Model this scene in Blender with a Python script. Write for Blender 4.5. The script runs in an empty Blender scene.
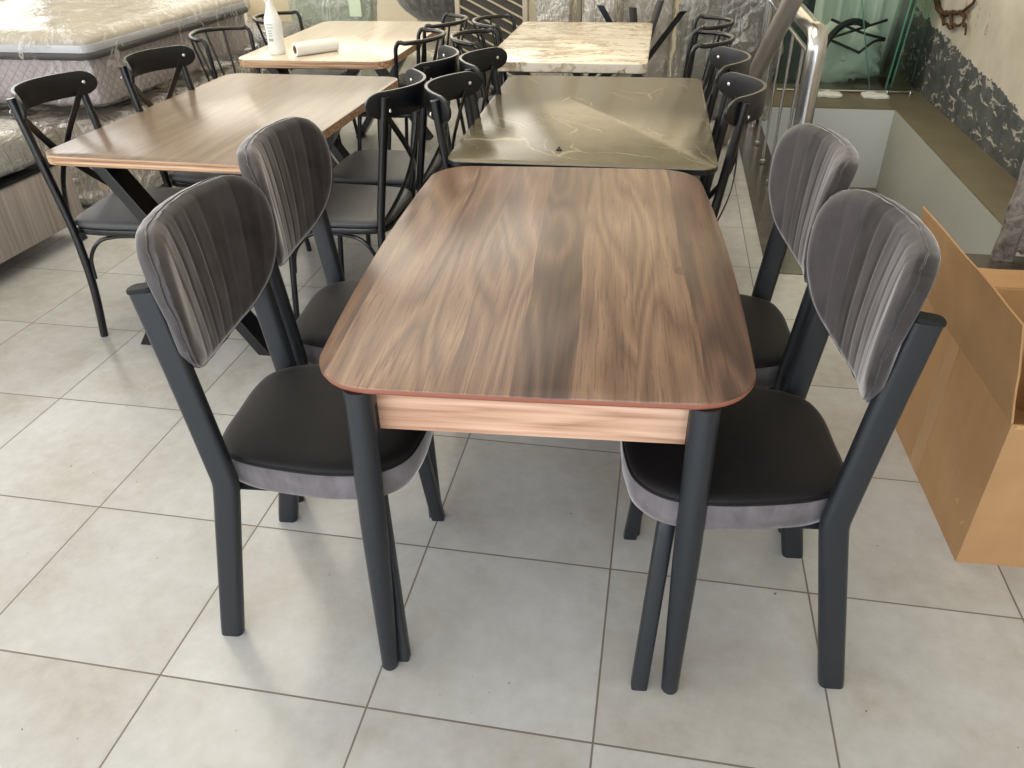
import bpy, bmesh, math, random
from mathutils import Vector, Matrix, noise
random.seed(7)
PI = math.pi
sc = bpy.context.scene
col = sc.collection

# ------------------------------------------------------------------ materials
class NT:
    def __init__(s, name):
        s.m = bpy.data.materials.new(name); s.m.use_nodes = True
        s.t = s.m.node_tree; s.p = s.t.nodes['Principled BSDF']; s.out = s.t.nodes['Material Output']
    def n(s, typ, **kw):
        nd = s.t.nodes.new('ShaderNode' + typ)
        for k, v in kw.items():
            if k.startswith('i_'):
                key = k[2:].replace('_', ' ')
                s.set(nd, key, v)
            elif k == 'ins':
                for a, b in v.items(): s.set(nd, a, b)
            else: setattr(nd, k, v)
        return nd
    def set(s, nd, key, v):
        sock = nd.inputs[key]
        if isinstance(v, bpy.types.NodeSocket): s.t.links.new(v, sock)
        elif isinstance(v, bpy.types.Node): s.t.links.new(v.outputs[0], sock)
        else:
            if hasattr(sock.default_value, '__len__') and len(sock.default_value) == 4 and hasattr(v, '__len__') and len(v) == 3: v = (*v, 1)
            sock.default_value = v
    def P(s, **kw):
        for k, v in kw.items(): s.set(s.p, k.replace('_', ' '), v)
        return s
    def math(s, op, a, b=0.0, c=None, clamp=False):
        nd = s.t.nodes.new('ShaderNodeMath'); nd.operation = op; nd.use_clamp = clamp
        s.set(nd, 0, a); s.set(nd, 1, b)
        if c is not None: s.set(nd, 2, c)
        return nd.outputs[0]
    def ramp(s, fac, stops, interp='LINEAR'):
        nd = s.t.nodes.new('ShaderNodeValToRGB'); nd.color_ramp.interpolation = interp
        el = nd.color_ramp.elements
        while len(el) < len(stops): el.new(0.5)
        for e, (p, c) in zip(el, stops):
            e.position = p; e.color = (*c, 1) if len(c) == 3 else c
        s.t.links.new(fac, nd.inputs[0]); return nd.outputs[0]
    def mix(s, fac, a, b, typ='MIX'):
        nd = s.t.nodes.new('ShaderNodeMix'); nd.data_type = 'RGBA'; nd.blend_type = typ
        s.set(nd, 0, fac); s.set(nd, 6, a); s.set(nd, 7, b); return nd.outputs[2]
    def pos(s, kind='Object'):
        return s.n('TexCoord').outputs[kind]
    def mapped(s, vec, scale=(1, 1, 1), rot=(0, 0, 0), loc=(0, 0, 0)):
        nd = s.n('Mapping'); s.set(nd, 'Vector', vec); s.set(nd, 'Scale', scale); s.set(nd, 'Rotation', rot); s.set(nd, 'Location', loc); return nd.outputs[0]
    def noise(s, vec, scale, detail=3, rough=.55, dist=0, out=0):
        nd = s.n('TexNoise'); s.set(nd, 'Vector', vec); s.set(nd, 'Scale', scale); s.set(nd, 'Detail', detail); s.set(nd, 'Roughness', rough); s.set(nd, 'Distortion', dist); return nd.outputs[out]
    def bump(s, h, strength=.2, dist=.01):
        nd = s.n('Bump'); s.set(nd, 'Height', h); s.set(nd, 'Strength', strength); s.set(nd, 'Distance', dist); s.set(s.p, 'Normal', nd.outputs[0]); return s

def srgb(r, g, b):
    f = lambda c: (c / 255 / 12.92) if c / 255 <= .04045 else ((c / 255 + .055) / 1.055) ** 2.4
    return (f(r), f(g), f(b))

def simple(name, c, rough=.5, metal=0., spec=.5, vary=.0, vscale=8, bump=0, bscale=60):
    t = NT(name); t.P(Base_Color=c, Roughness=rough, Metallic=metal); t.set(t.p, 'Specular IOR Level', spec)
    if vary or bump:
        v = t.pos()
        if vary:
            f = t.noise(v, vscale, 4)
            t.P(Base_Color=t.mix(f, tuple(x * (1 - vary) for x in c), tuple(min(1, x * (1 + vary)) for x in c)))
        if bump: t.bump(t.noise(v, bscale, 3), bump, .004)
    return t.m

def mat_tile():
    t = NT('floor_tile'); v = t.n('NewGeometry').outputs['Position']
    sp = t.n('SeparateXYZ'); t.set(sp, 0, v)
    cells = []; edges = []
    for a in (0, 1):
        q = t.math('DIVIDE', sp.outputs[a], .5)
        cells.append(t.math('FLOOR', q))
        f = t.math('FRACT', q)
        edges.append(t.math('MINIMUM', f, t.math('SUBTRACT', 1.0, f)))
    d = t.math('MINIMUM', edges[0], edges[1])
    grout = t.math('LESS_THAN', d, .0046)
    cx = t.n('CombineXYZ'); t.set(cx, 0, cells[0]); t.set(cx, 1, cells[1])
    wn = t.n('TexWhiteNoise'); t.set(wn, 0, cx)
    off = t.n('VectorMath', operation='MULTIPLY_ADD'); t.set(off, 0, wn.outputs['Color']); t.set(off, 1, (9, 9, 9)); t.set(off, 2, v)
    big = t.noise(off, 2.6, 5, .6, .3)
    fine = t.noise(off, 22, 5, .65)
    c = t.ramp(big, [(.28, srgb(163, 159, 151)), (.5, srgb(179, 180, 178)), (.72, srgb(189, 191, 192))])
    c = t.mix(.25, c, t.ramp(fine, [(.3, srgb(164, 158, 148)), (.7, srgb(206, 204, 200))]))
    speck = t.math('GREATER_THAN', t.noise(v, 55, 1), .80)
    c = t.mix(speck, c, srgb(120, 110, 98))
    c = t.mix(grout, c, srgb(112, 104, 94))
    t.P(Base_Color=c, Roughness=t.math('ADD', t.math('MULTIPLY', grout, .4), t.math('MULTIPLY_ADD', fine, .12, .17)))
    t.set(t.p, 'Specular IOR Level', .55)
    h = t.math('SUBTRACT', t.math('MULTIPLY', big, .10), grout)
    t.bump(h, .35, .002); return t.m

def mat_walnut():
    t = NT('walnut_laminate'); v = t.pos()
    sp = t.n('SeparateXYZ'); t.set(sp, 0, v)
    warp = t.noise(t.mapped(v, (2.2, .9, 1)), 1.6, 2)
    u = t.math('MULTIPLY_ADD', warp, .05, sp.outputs[0])
    plank = t.math('FLOOR', t.math('DIVIDE', t.math('ADD', u, .013), .118))
    wn = t.n('TexWhiteNoise', noise_dimensions='1D'); t.set(wn, 'W', t.math('ADD', plank, 5.3))
    offs = t.n('CombineXYZ'); t.set(offs, 0, t.math('MULTIPLY', wn.outputs[0], 7)); t.set(offs, 1, t.math('MULTIPLY', wn.outputs[0], 13))
    vv = t.n('VectorMath', operation='ADD'); t.set(vv, 0, v); t.set(vv, 1, offs)
    # cathedral figure: rings of a stretched noise field
    fld = t.noise(t.mapped(vv, (4.6, .55, 1)), 1.0, 2, .5, .25)
    ring = t.math('FRACT', t.math('MULTIPLY', fld, 15))
    ring = t.math('ABSOLUTE', t.math('SUBTRACT', ring, .5))
    streak = t.noise(t.mapped(vv, (75, 1.3, 1)), 1.0, 5, .65)
    fine = t.noise(t.mapped(vv, (260, 7, 1)), 1.0, 3, .6)
    tone = t.noise(t.mapped(vv, (6, .7, 1)), 1.0, 3, .55)
    f = t.math('ADD', t.math('MULTIPLY', wn.outputs[0], .36), t.math('MULTIPLY', tone, .55))
    f = t.math('ADD', f, t.math('MULTIPLY', t.math('SUBTRACT', ring, .25), .5))
    f = t.math('ADD', f, t.math('MULTIPLY', t.math('SUBTRACT', streak, .5), .5))
    c = t.ramp(f, [(.08, srgb(52, 38, 34)), (.3, srgb(84, 64, 55)), (.5, srgb(113, 87, 72)), (.7, srgb(138, 110, 90)), (.95, srgb(168, 142, 118))])
    c = t.mix(t.math('MULTIPLY', t.math('GREATER_THAN', fine, .58), .4), c, srgb(66, 46, 36))
    kn = t.noise(t.mapped(vv, (9, 3.5, 1)), 1.0, 1)
    c = t.mix(t.math('MULTIPLY', t.math('GREATER_THAN', kn, .77), .45), c, srgb(56, 38, 30))
    t.P(Base_Color=c, Roughness=t.math('MULTIPLY_ADD', streak, .1, .29)); t.set(t.p, 'Specular IOR Level', .5)
    t.bump(t.math('ADD', streak, fine), .06, .001); return t.m

def mat_wood(name, stops, axis=1, rough=.4, stretch=40, scale=1., spec=.5, figure=.25):
    t = NT(name); v = t.pos()
    sc3 = [stretch] * 3; sc3[axis] = 1.6
    s1 = t.noise(t.mapped(v, tuple(sc3)), scale, 5, .65)
    sc4 = [9] * 3; sc4[axis] = .8
    s2 = t.noise(t.mapped(v, tuple(sc4)), scale, 3, .5, .4)
    f = t.math('ADD', t.math('MULTIPLY', s1, 1 - figure), t.math('MULTIPLY', t.math('ABSOLUTE', t.math('SUBTRACT', t.math('FRACT', t.math('MULTIPLY', s2, 7)), .5)), figure * 1.6))
    t.P(Base_Color=t.ramp(f, stops), Roughness=rough); t.set(t.p, 'Specular IOR Level', spec)
    t.bump(s1, .06, .001); return t.m

def mat_velvet(name, dark, light, sheen=.7, panels=False):
    t = NT(name); v = t.pos()
    f = t.noise(v, 7, 4, .6, .6); g = t.noise(t.mapped(v, (40, 40, 14)), 1., 3, .6)
    f2 = t.math('MULTIPLY_ADD', g, .35, t.math('MULTIPLY', f, .65))
    if panels:      # each sewn channel has its own nap
        sp = t.n('SeparateXYZ'); t.set(sp, 0, v)
        wd = t.math('MULTIPLY_ADD', t.math('DIVIDE', t.math('SUBTRACT', sp.outputs[2], .70), .25, clamp=True), .20, .80)
        ch = t.math('FLOOR', t.math('DIVIDE', t.math('ADD', t.math('DIVIDE', sp.outputs[1], wd), .155), .05))
        wn = t.n('TexWhiteNoise', noise_dimensions='1D'); t.set(wn, 'W', t.math('ADD', ch, 2.5))
        f2 = t.math('ADD', t.math('MULTIPLY', f2, .8), t.math('MULTIPLY', wn.outputs[0], .22))
    t.P(Base_Color=t.ramp(f2, [(.3, dark), (.7, light)]), Roughness=.62)
    t.set(t.p, 'Specular IOR Level', .25)
    t.set(t.p, 'Sheen Weight', sheen); t.set(t.p, 'Sheen Roughness', .32); t.set(t.p, 'Sheen Tint', (.86, .84, .86, 1))
    t.bump(t.math('ADD', g, t.math('MULTIPLY', t.noise(v, 700, 2), .3)), .12, .0015); return t.m

def mat_dark_marble():
    t = NT('dark_marble'); v = t.pos()
    w = t.noise(v, 2.2, 4, .55, out=1)
    vv = t.n('VectorMath', operation='MULTIPLY_ADD'); t.set(vv, 0, w); t.set(vv, 1, (.35, .35, .35)); t.set(vv, 2, t.mapped(v, (1, 1, 1), (0, 0, .9)))
    vo = t.n('TexVoronoi', feature='DISTANCE_TO_EDGE'); t.set(vo, 'Vector', t.mapped(vv, (1.3, 4.6, 1))); t.set(vo, 'Scale', 1.)
    vein = t.ramp(vo.outputs[0], [(0, (.8, .8, .8)), (.007, (.3, .3, .3)), (.016, (0, 0, 0))])
    br = t.noise(v, 5, 3)
    vein = t.math('MULTIPLY', vein, t.ramp(br, [(.42, (0, 0, 0)), (.62, (1, 1, 1))]))
    cl = t.noise(v, 9, 5, .65)
    base = t.ramp(cl, [(.3, srgb(96, 90, 72)), (.7, srgb(116, 108, 87))])  # tan base paints in reflected surroundings; the stone itself is near black
    t.P(Base_Color=t.mix(vein, base, srgb(178, 166, 134)), Roughness=.22); t.set(t.p, 'IOR', 1.42); t.set(t.p, 'Coat Weight', .0); t.set(t.p, 'Coat Roughness', .1)
    return t.m

def mat_white_marble():
    t = NT('white_marble'); v = t.pos()
    w = t.noise(v, 2.5, 4, .6, out=1)
    vv = t.n('VectorMath', operation='MULTIPLY_ADD'); t.set(vv, 0, w); t.set(vv, 1, (.5, .5, .5)); t.set(vv, 2, v)
    f = t.noise(t.mapped(vv, (2.2, 7, 3)), 1., 5, .6, 1.0)
    vein = t.math('ABSOLUTE', t.math('SUBTRACT', f, .5))
    c = t.ramp(vein, [(0, srgb(134, 118, 98)), (.022, srgb(188, 174, 150)), (.07, srgb(222, 214, 196)), (.2, srgb(228, 223, 212))])
    t.P(Base_Color=c, Roughness=.3); t.set(t.p, 'Coat Weight', .0); return t.m

def mat_plastic(name, tint=(1, 1, 1), haze=.14, gloss=.24, scale=9, bd=.03, fk=1., zs=.35):
    """thin crumpled polythene film"""
    t = NT(name); v = t.pos(); t.t.nodes.remove(t.p)
    n1 = t.noise(t.mapped(v, (1, 1, zs)), scale, 4, .62, 1.6)
    crease = t.math('ABSOLUTE', t.math('SUBTRACT', n1, .5))
    n2 = t.noise(v, scale * 4.5, 3, .6, .8)
    h = t.math('ADD', t.math('MULTIPLY', t.math('SUBTRACT', .5, crease), 1.6), t.math('MULTIPLY', n2, .35))
    b = t.n('Bump'); t.set(b, 'Height', h); t.set(b, 'Strength', 1.); t.set(b, 'Distance', bd)
    tr = t.n('BsdfTransparent'); t.set(tr, 0, (*tint, 1))
    gl = t.n('BsdfGlossy'); t.set(gl, 'Roughness', .14); t.set(gl, 'Color', (.95, .95, .95, 1)); t.set(gl, 'Normal', b.outputs[0])
    df = t.n('BsdfDiffuse'); t.set(df, 'Color', (.86, .85, .82, 1)); t.set(df, 'Normal', b.outputs[0])
    tl = t.n('BsdfTranslucent'); t.set(tl, 'Color', (.86, .85, .82, 1))
    a0 = t.n('MixShader'); t.set(a0, 0, .4); t.set(a0, 1, df); t.set(a0, 2, tl)
    hz = t.math('ADD', haze, t.math('MULTIPLY', t.math('LESS_THAN', crease, .018), .35))
    a = t.n('MixShader'); t.set(a, 0, hz); t.set(a, 1, tr); t.set(a, 2, a0)
    fr = t.n('Fresnel'); t.set(fr, 'IOR', 1.5); t.set(fr, 'Normal', b.outputs[0])
    g = t.math('MINIMUM', t.math('ADD', t.math('MULTIPLY', fr.outputs[0], fk), gloss * .35), .8)
    m = t.n('MixShader'); t.set(m, 0, g); t.set(m, 1, a); t.set(m, 2, gl)
    t.set(t.out, 'Surface', m.outputs[0]); return t.m

def mat_glass(name, c=(.45, .78, .68), transmit=.8, gl=.12):
    t = NT(name); t.t.nodes.remove(t.p)
    tr = t.n('BsdfTransparent'); t.set(tr, 0, (*c, 1))
    g = t.n('BsdfGlossy'); t.set(g, 'Roughness', .02)
    fr = t.n('Fresnel'); t.set(fr, 'IOR', 1.5)
    m = t.n('MixShader'); t.set(m, 0, fr); t.set(m, 1, tr); t.set(m, 2, g)
    t.set(t.out, 'Surface', m.outputs[0]); return t.m

def mat_emit(name, c, s):
    t = NT(name); t.P(Base_Color=c, Roughness=.6); t.set(t.p, 'Emission Color', (*c, 1)); t.set(t.p, 'Emission Strength', s); return t.m

def mat_stained_wall():
    t = NT('stained_plaster'); v = t.n('NewGeometry').outputs['Position']
    sp = t.n('SeparateXYZ'); t.set(sp, 0, v)
    y, z = sp.outputs[1], sp.outputs[2]
    n1 = t.math('SUBTRACT', t.noise(v, 3.2, 5, .65), .5)
    lim = t.math('MULTIPLY_ADD', t.math('SUBTRACT', y, 4.1), .082, .33)          # upper limit of the flaked dark paint
    dark = t.math('LESS_THAN', z, t.math('ADD', lim, t.math('MULTIPLY', n1, .22)))
    flake = t.math('GREATER_THAN', t.noise(t.mapped(v, (1, 1.4, 3.2), (.6, 0, 0)), 4.2, 5, .7, .8), .585)
    dc = t.ramp(t.noise(v, 7, 5, .7), [(.3, srgb(62, 66, 68)), (.7, srgb(100, 102, 100))])
    cc = t.ramp(t.noise(v, 2.2, 5, .6), [(.3, srgb(186, 178, 160)), (.7, srgb(212, 206, 190))])
    c = t.mix(dark, cc, dc); c = t.mix(t.math('MULTIPLY', t.math('MULTIPLY', flake, dark), .8), c, srgb(196, 192, 180))
    rust = t.math('MULTIPLY', t.math('GREATER_THAN', t.noise(v, 6, 5, .7, 1.), .60), t.math('MULTIPLY', t.math('LESS_THAN', t.math('ABSOLUTE', t.math('SUBTRACT', z, .74)), .14), t.math('GREATER_THAN', y, 5.1)))
    c = t.mix(t.math('MULTIPLY', rust, .6), c, srgb(150, 112, 72))
    t.P(Base_Color=c, Roughness=.85); t.bump(t.noise(v, 30, 4), .3, .004); return t.m

M = {}
M['tile'] = mat_tile()
M['walnut'] = mat_walnut()
M['edge'] = simple('red_brown_edge_band', srgb(146, 92, 74), .45)
M['oak'] = mat_wood('light_oak_laminate', [(.25, srgb(158, 118, 92)), (.42, srgb(192, 153, 127)), (.6, srgb(210, 174, 149)), (.8, srgb(226, 197, 173))], axis=0, rough=.45, stretch=95)
M['steel_dark'] = simple('charcoal_powder_coat', srgb(25, 30, 36), .40, 0, .5, .06, 30, .05, 400)
M['black'] = simple('black_gloss_paint', srgb(9, 10, 13), .28, 0, .55)
M['black_satin'] = simple('black_satin_veneer', srgb(15, 17, 21), .34, 0, .5, .12, 6)
M['cap'] = simple('dark_plastic_cap', srgb(17, 19, 22), .7, 0, .3)
M['screw'] = simple('bright_screw_head', srgb(225, 225, 222), .25, .6)
M['velvet_seat'] = mat_velvet('dark_velvet_seat', srgb(9, 8, 10), srgb(17, 15, 18), .11)
M['velvet_band'] = mat_velvet('sheen_painted_velvet_band', srgb(70, 67, 70), srgb(118, 113, 117), .9)  # paler chair velvet, with grazing sheen and nap put into the colour
M['velvet_back'] = mat_velvet('charcoal_velvet_back', srgb(29, 26, 27), srgb(72, 68, 69), .75, True)
M['seat_grey'] = simple('grey_seat_leatherette', srgb(66, 67, 69), .5, 0, .5, .14, 30, .3, 150)
M['plank'] = mat_wood('brown_laminate_top', [(.2, srgb(94, 78, 64)), (.45, srgb(116, 99, 82)), (.65, srgb(133, 115, 96)), (.9, srgb(150, 133, 113))], axis=1, rough=.3, stretch=30, figure=.15)
M['ply_edge'] = mat_wood('laminated_board_edge', [(.36, srgb(116, 84, 62)), (.48, srgb(176, 138, 106)), (.62, srgb(210, 178, 144))], axis=0, rough=.5, stretch=110, figure=.05)
M['pale_wood'] = mat_wood('pale_oak_top', [(.2, srgb(180, 164, 142)), (.5, srgb(202, 190, 170)), (.85, srgb(220, 210, 194))], axis=1, rough=.28, stretch=30, figure=.1)
M['dmarble'] = mat_dark_marble()
M['wmarble'] = mat_white_marble()
M['chrome'] = simple('brushed_stainless_steel', srgb(196, 196, 194), .24, 1., .5, .05, 20)
M['pipe'] = simple('dull_grey_tube', srgb(168, 160, 152), .38, .65, .5, .08, 14)
M['plaster'] = simple('cream_plaster', srgb(214, 206, 186), .9, 0, .3, .05, 3, .1, 40)
M['ceiling'] = simple('white_ceiling_paint', srgb(226, 222, 212), .9)
M['well'] = simple('grey_painted_plaster', srgb(214, 218, 217), .8, 0, .3, .04, 2.2, .1, 30)
M['well_grey'] = simple('darker_grey_plaster', srgb(176, 177, 168), .8, 0, .3, .08, 2.2, .1, 30)  # darker grey, used on the right face of the well only
M['stone'] = simple('brown_dusty_stone', srgb(120, 112, 90), .4, 0, .5, .3, 5, .15, 40)
M['threshold'] = simple('dark_polished_threshold', srgb(74, 68, 60), .22, 0, .5, .3, 9)
M['stain'] = mat_stained_wall()
M['card'] = None
M['film'] = mat_plastic('clear_plastic_film', (.97, .97, .96), .26, .3, 8)
M['film_dense'] = mat_plastic('hazy_plastic_film', (.95, .95, .93), .36, .4, 6)
M['film_green'] = mat_plastic('greenish_plastic_film', (.9, .97, .9), .3, .3, 5)
M['mattress'] = simple('cream_quilted_ticking', srgb(172, 166, 154), .8, 0, .3, .06, 8, .3, 30)
M['white'] = simple('white_plastic', srgb(232, 233, 228), .35)
M['paper'] = simple('white_paper', srgb(232, 230, 224), .7)
M['kraft'] = simple('brown_cardboard_core', srgb(150, 126, 104), .8)
M['glass'] = mat_glass('green_tinted_glass', (.88, .97, .93))
M['glass_edge'] = simple('glass_cut_edge', srgb(140, 200, 180), .15, 0, .6)
M['film_light'] = mat_plastic('thin_clear_film', (.985, .985, .98), .03, .02, 3.2, .012, .4)
M['film_grey'] = mat_plastic('grey_plastic_film', (.80, .81, .79), .10, .22, 7, .02, .7, .16)

def mat_card():
    t = NT('kraft_cardboard'); v = t.pos()
    f = t.noise(v, 2.5, 5, .6); g = t.noise(t.mapped(v, (9, 9, 5)), 1., 5, .6)
    c = t.ramp(t.math('MULTIPLY_ADD', g, .3, t.math('MULTIPLY', f, .7)), [(.3, srgb(158, 120, 80)), (.7, srgb(184, 146, 102))])
    sc_ = t.math('GREATER_THAN', t.noise(t.mapped(v, (1, 5, 2)), 6, 4, .7, 1.), .69)
    c = t.mix(t.math('MULTIPLY', sc_, .4), c, srgb(206, 184, 154))
    t.P(Base_Color=c, Roughness=.7); t.bump(g, .12, .002); return t.m
M['card'] = mat_card()
M['card_in'] = simple('cardboard_edge', srgb(206, 164, 114), .8, 0, .3, .08, 8)

def mat_quilt():
    t = NT('lilac_quilted_border'); v = t.pos()
    sp = t.n('SeparateXYZ'); t.set(sp, 0, v)
    s = t.math('ADD', sp.outputs[0], sp.outputs[1])
    a = t.math('ABSOLUTE', t.math('SUBTRACT', t.math('FRACT', t.math('MULTIPLY', t.math('ADD', s, sp.outputs[2]), 18)), .5))
    b = t.math('ABSOLUTE', t.math('SUBTRACT', t.math('FRACT', t.math('MULTIPLY', t.math('SUBTRACT', s, sp.outputs[2]), 18)), .5))
    d = t.math('MINIMUM', a, b)
    t.P(Base_Color=t.mix(t.math('LESS_THAN', d, .06), srgb(176, 166, 166), srgb(150, 140, 142)), Roughness=.7)
    t.bump(t.ramp(d, [(0, (0, 0, 0)), (.3, (1, 1, 1))]), .5, .006); return t.m
M['quilt'] = mat_quilt()

def mat_base_fabric():
    t = NT('striped_base_fabric'); v = t.pos()
    f = t.noise(t.mapped(v, (60, 60, 1.2)), 1., 3, .6)
    t.P(Base_Color=t.ramp(f, [(.3, srgb(132, 124, 118)), (.62, srgb(160, 151, 143)), (.8, srgb(182, 173, 164))]), Roughness=.75)
    t.bump(f, .1, .002); return t.m
M['base_fabric'] = mat_base_fabric()
M['lilac'] = simple('pale_lilac_trim', srgb(188, 190, 196), .6)
M['charcoal_cloth'] = simple('charcoal_trim_cloth', srgb(70, 68, 68), .6, 0, .4, .1, 20)

def mat_fur():
    t = NT('grey_plush'); v = t.pos()
    f = t.noise(t.mapped(v, (26, 26, 5)), 1., 4, .7)
    t.P(Base_Color=t.ramp(f, [(.3, srgb(44, 46, 46)), (.55, srgb(84, 84, 82)), (.8, srgb(150, 148, 142))]), Roughness=.9)
    t.set(t.p, 'Sheen Weight', .5); t.bump(f, .5, .02); return t.m
M['fur'] = mat_fur()

def mat_ornate():
    t = NT('worn_silver_leaf'); v = t.pos()
    f = t.noise(v, 16, 5, .7, .6)
    t.P(Base_Color=t.ramp(f, [(.35, srgb(92, 84, 82)), (.5, srgb(150, 143, 140)), (.75, srgb(188, 182, 178))]), Roughness=.45, Metallic=.3)
    t.bump(f, .8, .012); return t.m
M['ornate'] = mat_ornate()

# ------------------------------------------------------------------ geometry helpers
class G:
    """collects geometry, then links it as ONE mesh object"""
    def __init__(s): s.v = []; s.f = []
    def add(s, v, f, mt=None):
        o = len(s.v); s.v += [tuple(mt @ Vector(p)) if mt else tuple(p) for p in v]; s.f += [tuple(o + i for i in q) for q in f]; return s
    def box(s, a, b, mt=None):
        x0, y0, z0 = a; x1, y1, z1 = b
        return s.add([(x0, y0, z0), (x1, y0, z0), (x1, y1, z0), (x0, y1, z0), (x0, y0, z1), (x1, y0, z1), (x1, y1, z1), (x0, y1, z1)],
                     [(0, 3, 2, 1), (4, 5, 6, 7), (0, 1, 5, 4), (1, 2, 6, 5), (2, 3, 7, 6), (3, 0, 4, 7)], mt)
    def sweep(s, path, prof, ref=(0, 0, 1), closed=False, scales=None):
        """prof: 2D points (a along ref side, b along normal)"""
        path = [Vector(p) for p in path]; n = len(path); k = len(prof); V = []
        ref = Vector(ref); prevA = None
        for i, p in enumerate(path):
            if closed: t = path[(i + 1) % n] - path[i - 1]
            else: t = path[min(i + 1, n - 1)] - path[max(i - 1, 0)]
            t.normalize()
            r = ref if prevA is None or ref.length > 0 and abs(ref.normalized().dot(t)) < .97 else prevA
            a = r - t * r.dot(t)
            if a.length < 1e-4: a = t.orthogonal()
            a.normalize(); prevA = a
            b = t.cross(a); sc_ = scales[i] if scales else 1
            for (x, y) in prof: V.append(p + (a * x + b * y) * sc_)
        F = []
        m = n if closed else n - 1
        for i in range(m):
            for j in range(k):
                q = (j + 1) % k; i2 = (i + 1) % n
                F.append((i * k + j, i * k + q, i2 * k + q, i2 * k + j))
        if not closed:
            F.append(tuple(reversed(range(k)))); F.append(tuple((n - 1) * k + j for j in range(k)))
        return s.add(V, F)
    def tube(s, path, r, seg=10, ref=(0, 0, 1), closed=False, scales=None):
        return s.sweep(path, [(r * math.cos(2 * PI * j / seg), r * math.sin(2 * PI * j / seg)) for j in range(seg)], ref, closed, scales)
    def lathe(s, prof, c=(0, 0, 0), seg=24, mt=None):
        V = []; F = []; n = len(prof)
        for (r, z) in prof:
            for j in range(seg): V.append((c[0] + r * math.cos(2 * PI * j / seg), c[1] + r * math.sin(2 * PI * j / seg), c[2] + z))
        for i in range(n - 1):
            for j in range(seg):
                q = (j + 1) % seg; F.append((i * seg + j, i * seg + q, (i + 1) * seg + q, (i + 1) * seg + j))
        F.append(tuple(reversed(range(seg)))); F.append(tuple((n - 1) * seg + j for j in range(seg)))
        return s.add(V, F, mt)
    def rings(s, rings_, cap0=True, cap1=True):
        k = len(rings_[0]); V = [p for r in rings_ for p in r]; F = []
        for i in range(len(rings_) - 1):
            for j in range(k):
                q = (j + 1) % k; F.append((i * k + j, i * k + q, (i + 1) * k + q, (i + 1) * k + j))
        if cap0: F.append(tuple(reversed(range(k))))
        if cap1: F.append(tuple((len(rings_) - 1) * k + j for j in range(k)))
        return s.add(V, F)
    def slab(s, outline, z0, z1, r=.003, ri=None):
        """flat panel with eased edges; outline counter-clockwise 2D"""
        def off(d): return inset(outline, d)
        R = [[(*p, z0) for p in off(r if ri is None else ri)], [(*p, z0 + r * .6) for p in off(r * .25 if ri is None else ri * .5)], [(*p, z0 + r) for p in outline] if ri is None else [(*p, (z0 + z1) / 2) for p in off(ri * .15)],
             [(*p, z1 - r) for p in outline], [(*p, z1 - r * .3) for p in off(r * .3)], [(*p, z1) for p in off(r)]]
        return s.rings(R)
    def build(s, name, m, parent=None, smooth=35, bevel=0):
        me = bpy.data.meshes.new(name); me.from_pydata(s.v, [], s.f); me.update()
        bm = bmesh.new(); bm.from_mesh(me); bmesh.ops.recalc_face_normals(bm, faces=bm.faces)
        if bevel:
            ed = [e for e in bm.edges if len(e.link_faces) == 2 and e.calc_face_angle(0) > .6]
            bmesh.ops.bevel(bm, geom=ed, offset=bevel, segments=2, affect='EDGES', profile=.6)
        bm.to_mesh(me); bm.free()
        if smooth:
            me.polygons.foreach_set('use_smooth', [True] * len(me.polygons)); me.set_sharp_from_angle(angle=math.radians(smooth))
        o = bpy.data.objects.new(name, me); col.objects.link(o); me.materials.append(m)
        if parent: o.parent = parent
        return o

def inset(poly, d):
    n = len(poly); out = []
    for i in range(n):
        a = Vector(poly[i - 1]); b = Vector(poly[i]); c = Vector(poly[(i + 1) % n])
        t = (c - a); t = t.normalized() if t.length > 1e-9 else Vector((1, 0)); nrm = Vector((-t.y, t.x))
        out.append((b.x + nrm.x * d, b.y + nrm.y * d))
    return out

def rrect(w, h, r, n=4):
    """rounded rectangle profile, centred, counter-clockwise"""
    P = []
    for cx, cy, a0 in ((w / 2 - r, h / 2 - r, 0), (-w / 2 + r, h / 2 - r, PI / 2), (-w / 2 + r, -h / 2 + r, PI), (w / 2 - r, -h / 2 + r, 1.5 * PI)):
        for i in range(n + 1):
            a = a0 + PI / 2 * i / n; P.append((cx + r * math.cos(a), cy + r * math.sin(a)))
    return P

def smooth_path(pts, n=8, closed=False):
    pts = [Vector(p) for p in pts]; N = len(pts); out = []
    rng = N if closed else N - 1
    g = (lambda i: pts[i % N]) if closed else (lambda i: pts[max(0, min(N - 1, i))])
    for i in range(rng):
        p0, p1, p2, p3 = g(i - 1), g(i), g(i + 1), g(i + 2)
        for k in range(n):
            t = k / n
            out.append(.5 * ((2 * p1) + (p2 - p0) * t + (2 * p0 - 5 * p1 + 4 * p2 - p3) * t * t + (3 * p1 - p0 - 3 * p2 + p3) * t ** 3))
    if not closed: out.append(pts[-1])
    return out

def resample(pts, n, closed=True):
    P = pts + [pts[0]] if closed else pts
    L = [0]
    for a, b in zip(P, P[1:]): L.append(L[-1] + (b - a).length)
    out = []; j = 0
    for i in range(n):
        d = L[-1] * i / (n if closed else n - 1)
        while j < len(L) - 2 and L[j + 1] < d: j += 1
        t = (d - L[j]) / max(1e-9, L[j + 1] - L[j]); out.append(P[j].lerp(P[j + 1], min(1, t)))
    return out

def tag(o, label=None, cat=None, group=None, kind=None):
    if label: o['label'] = label
    if cat: o['category'] = cat
    if group: o['group'] = group
    if kind: o['kind'] = kind
    return o

def empty(name, label, cat, loc=(0, 0, 0), rz=0, group=None):
    o = bpy.data.objects.new(name, None); col.objects.link(o); o.empty_display_size = .1
    o.location = loc; o.rotation_euler = (0, 0, rz)
    return tag(o, label, cat, group)

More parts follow.
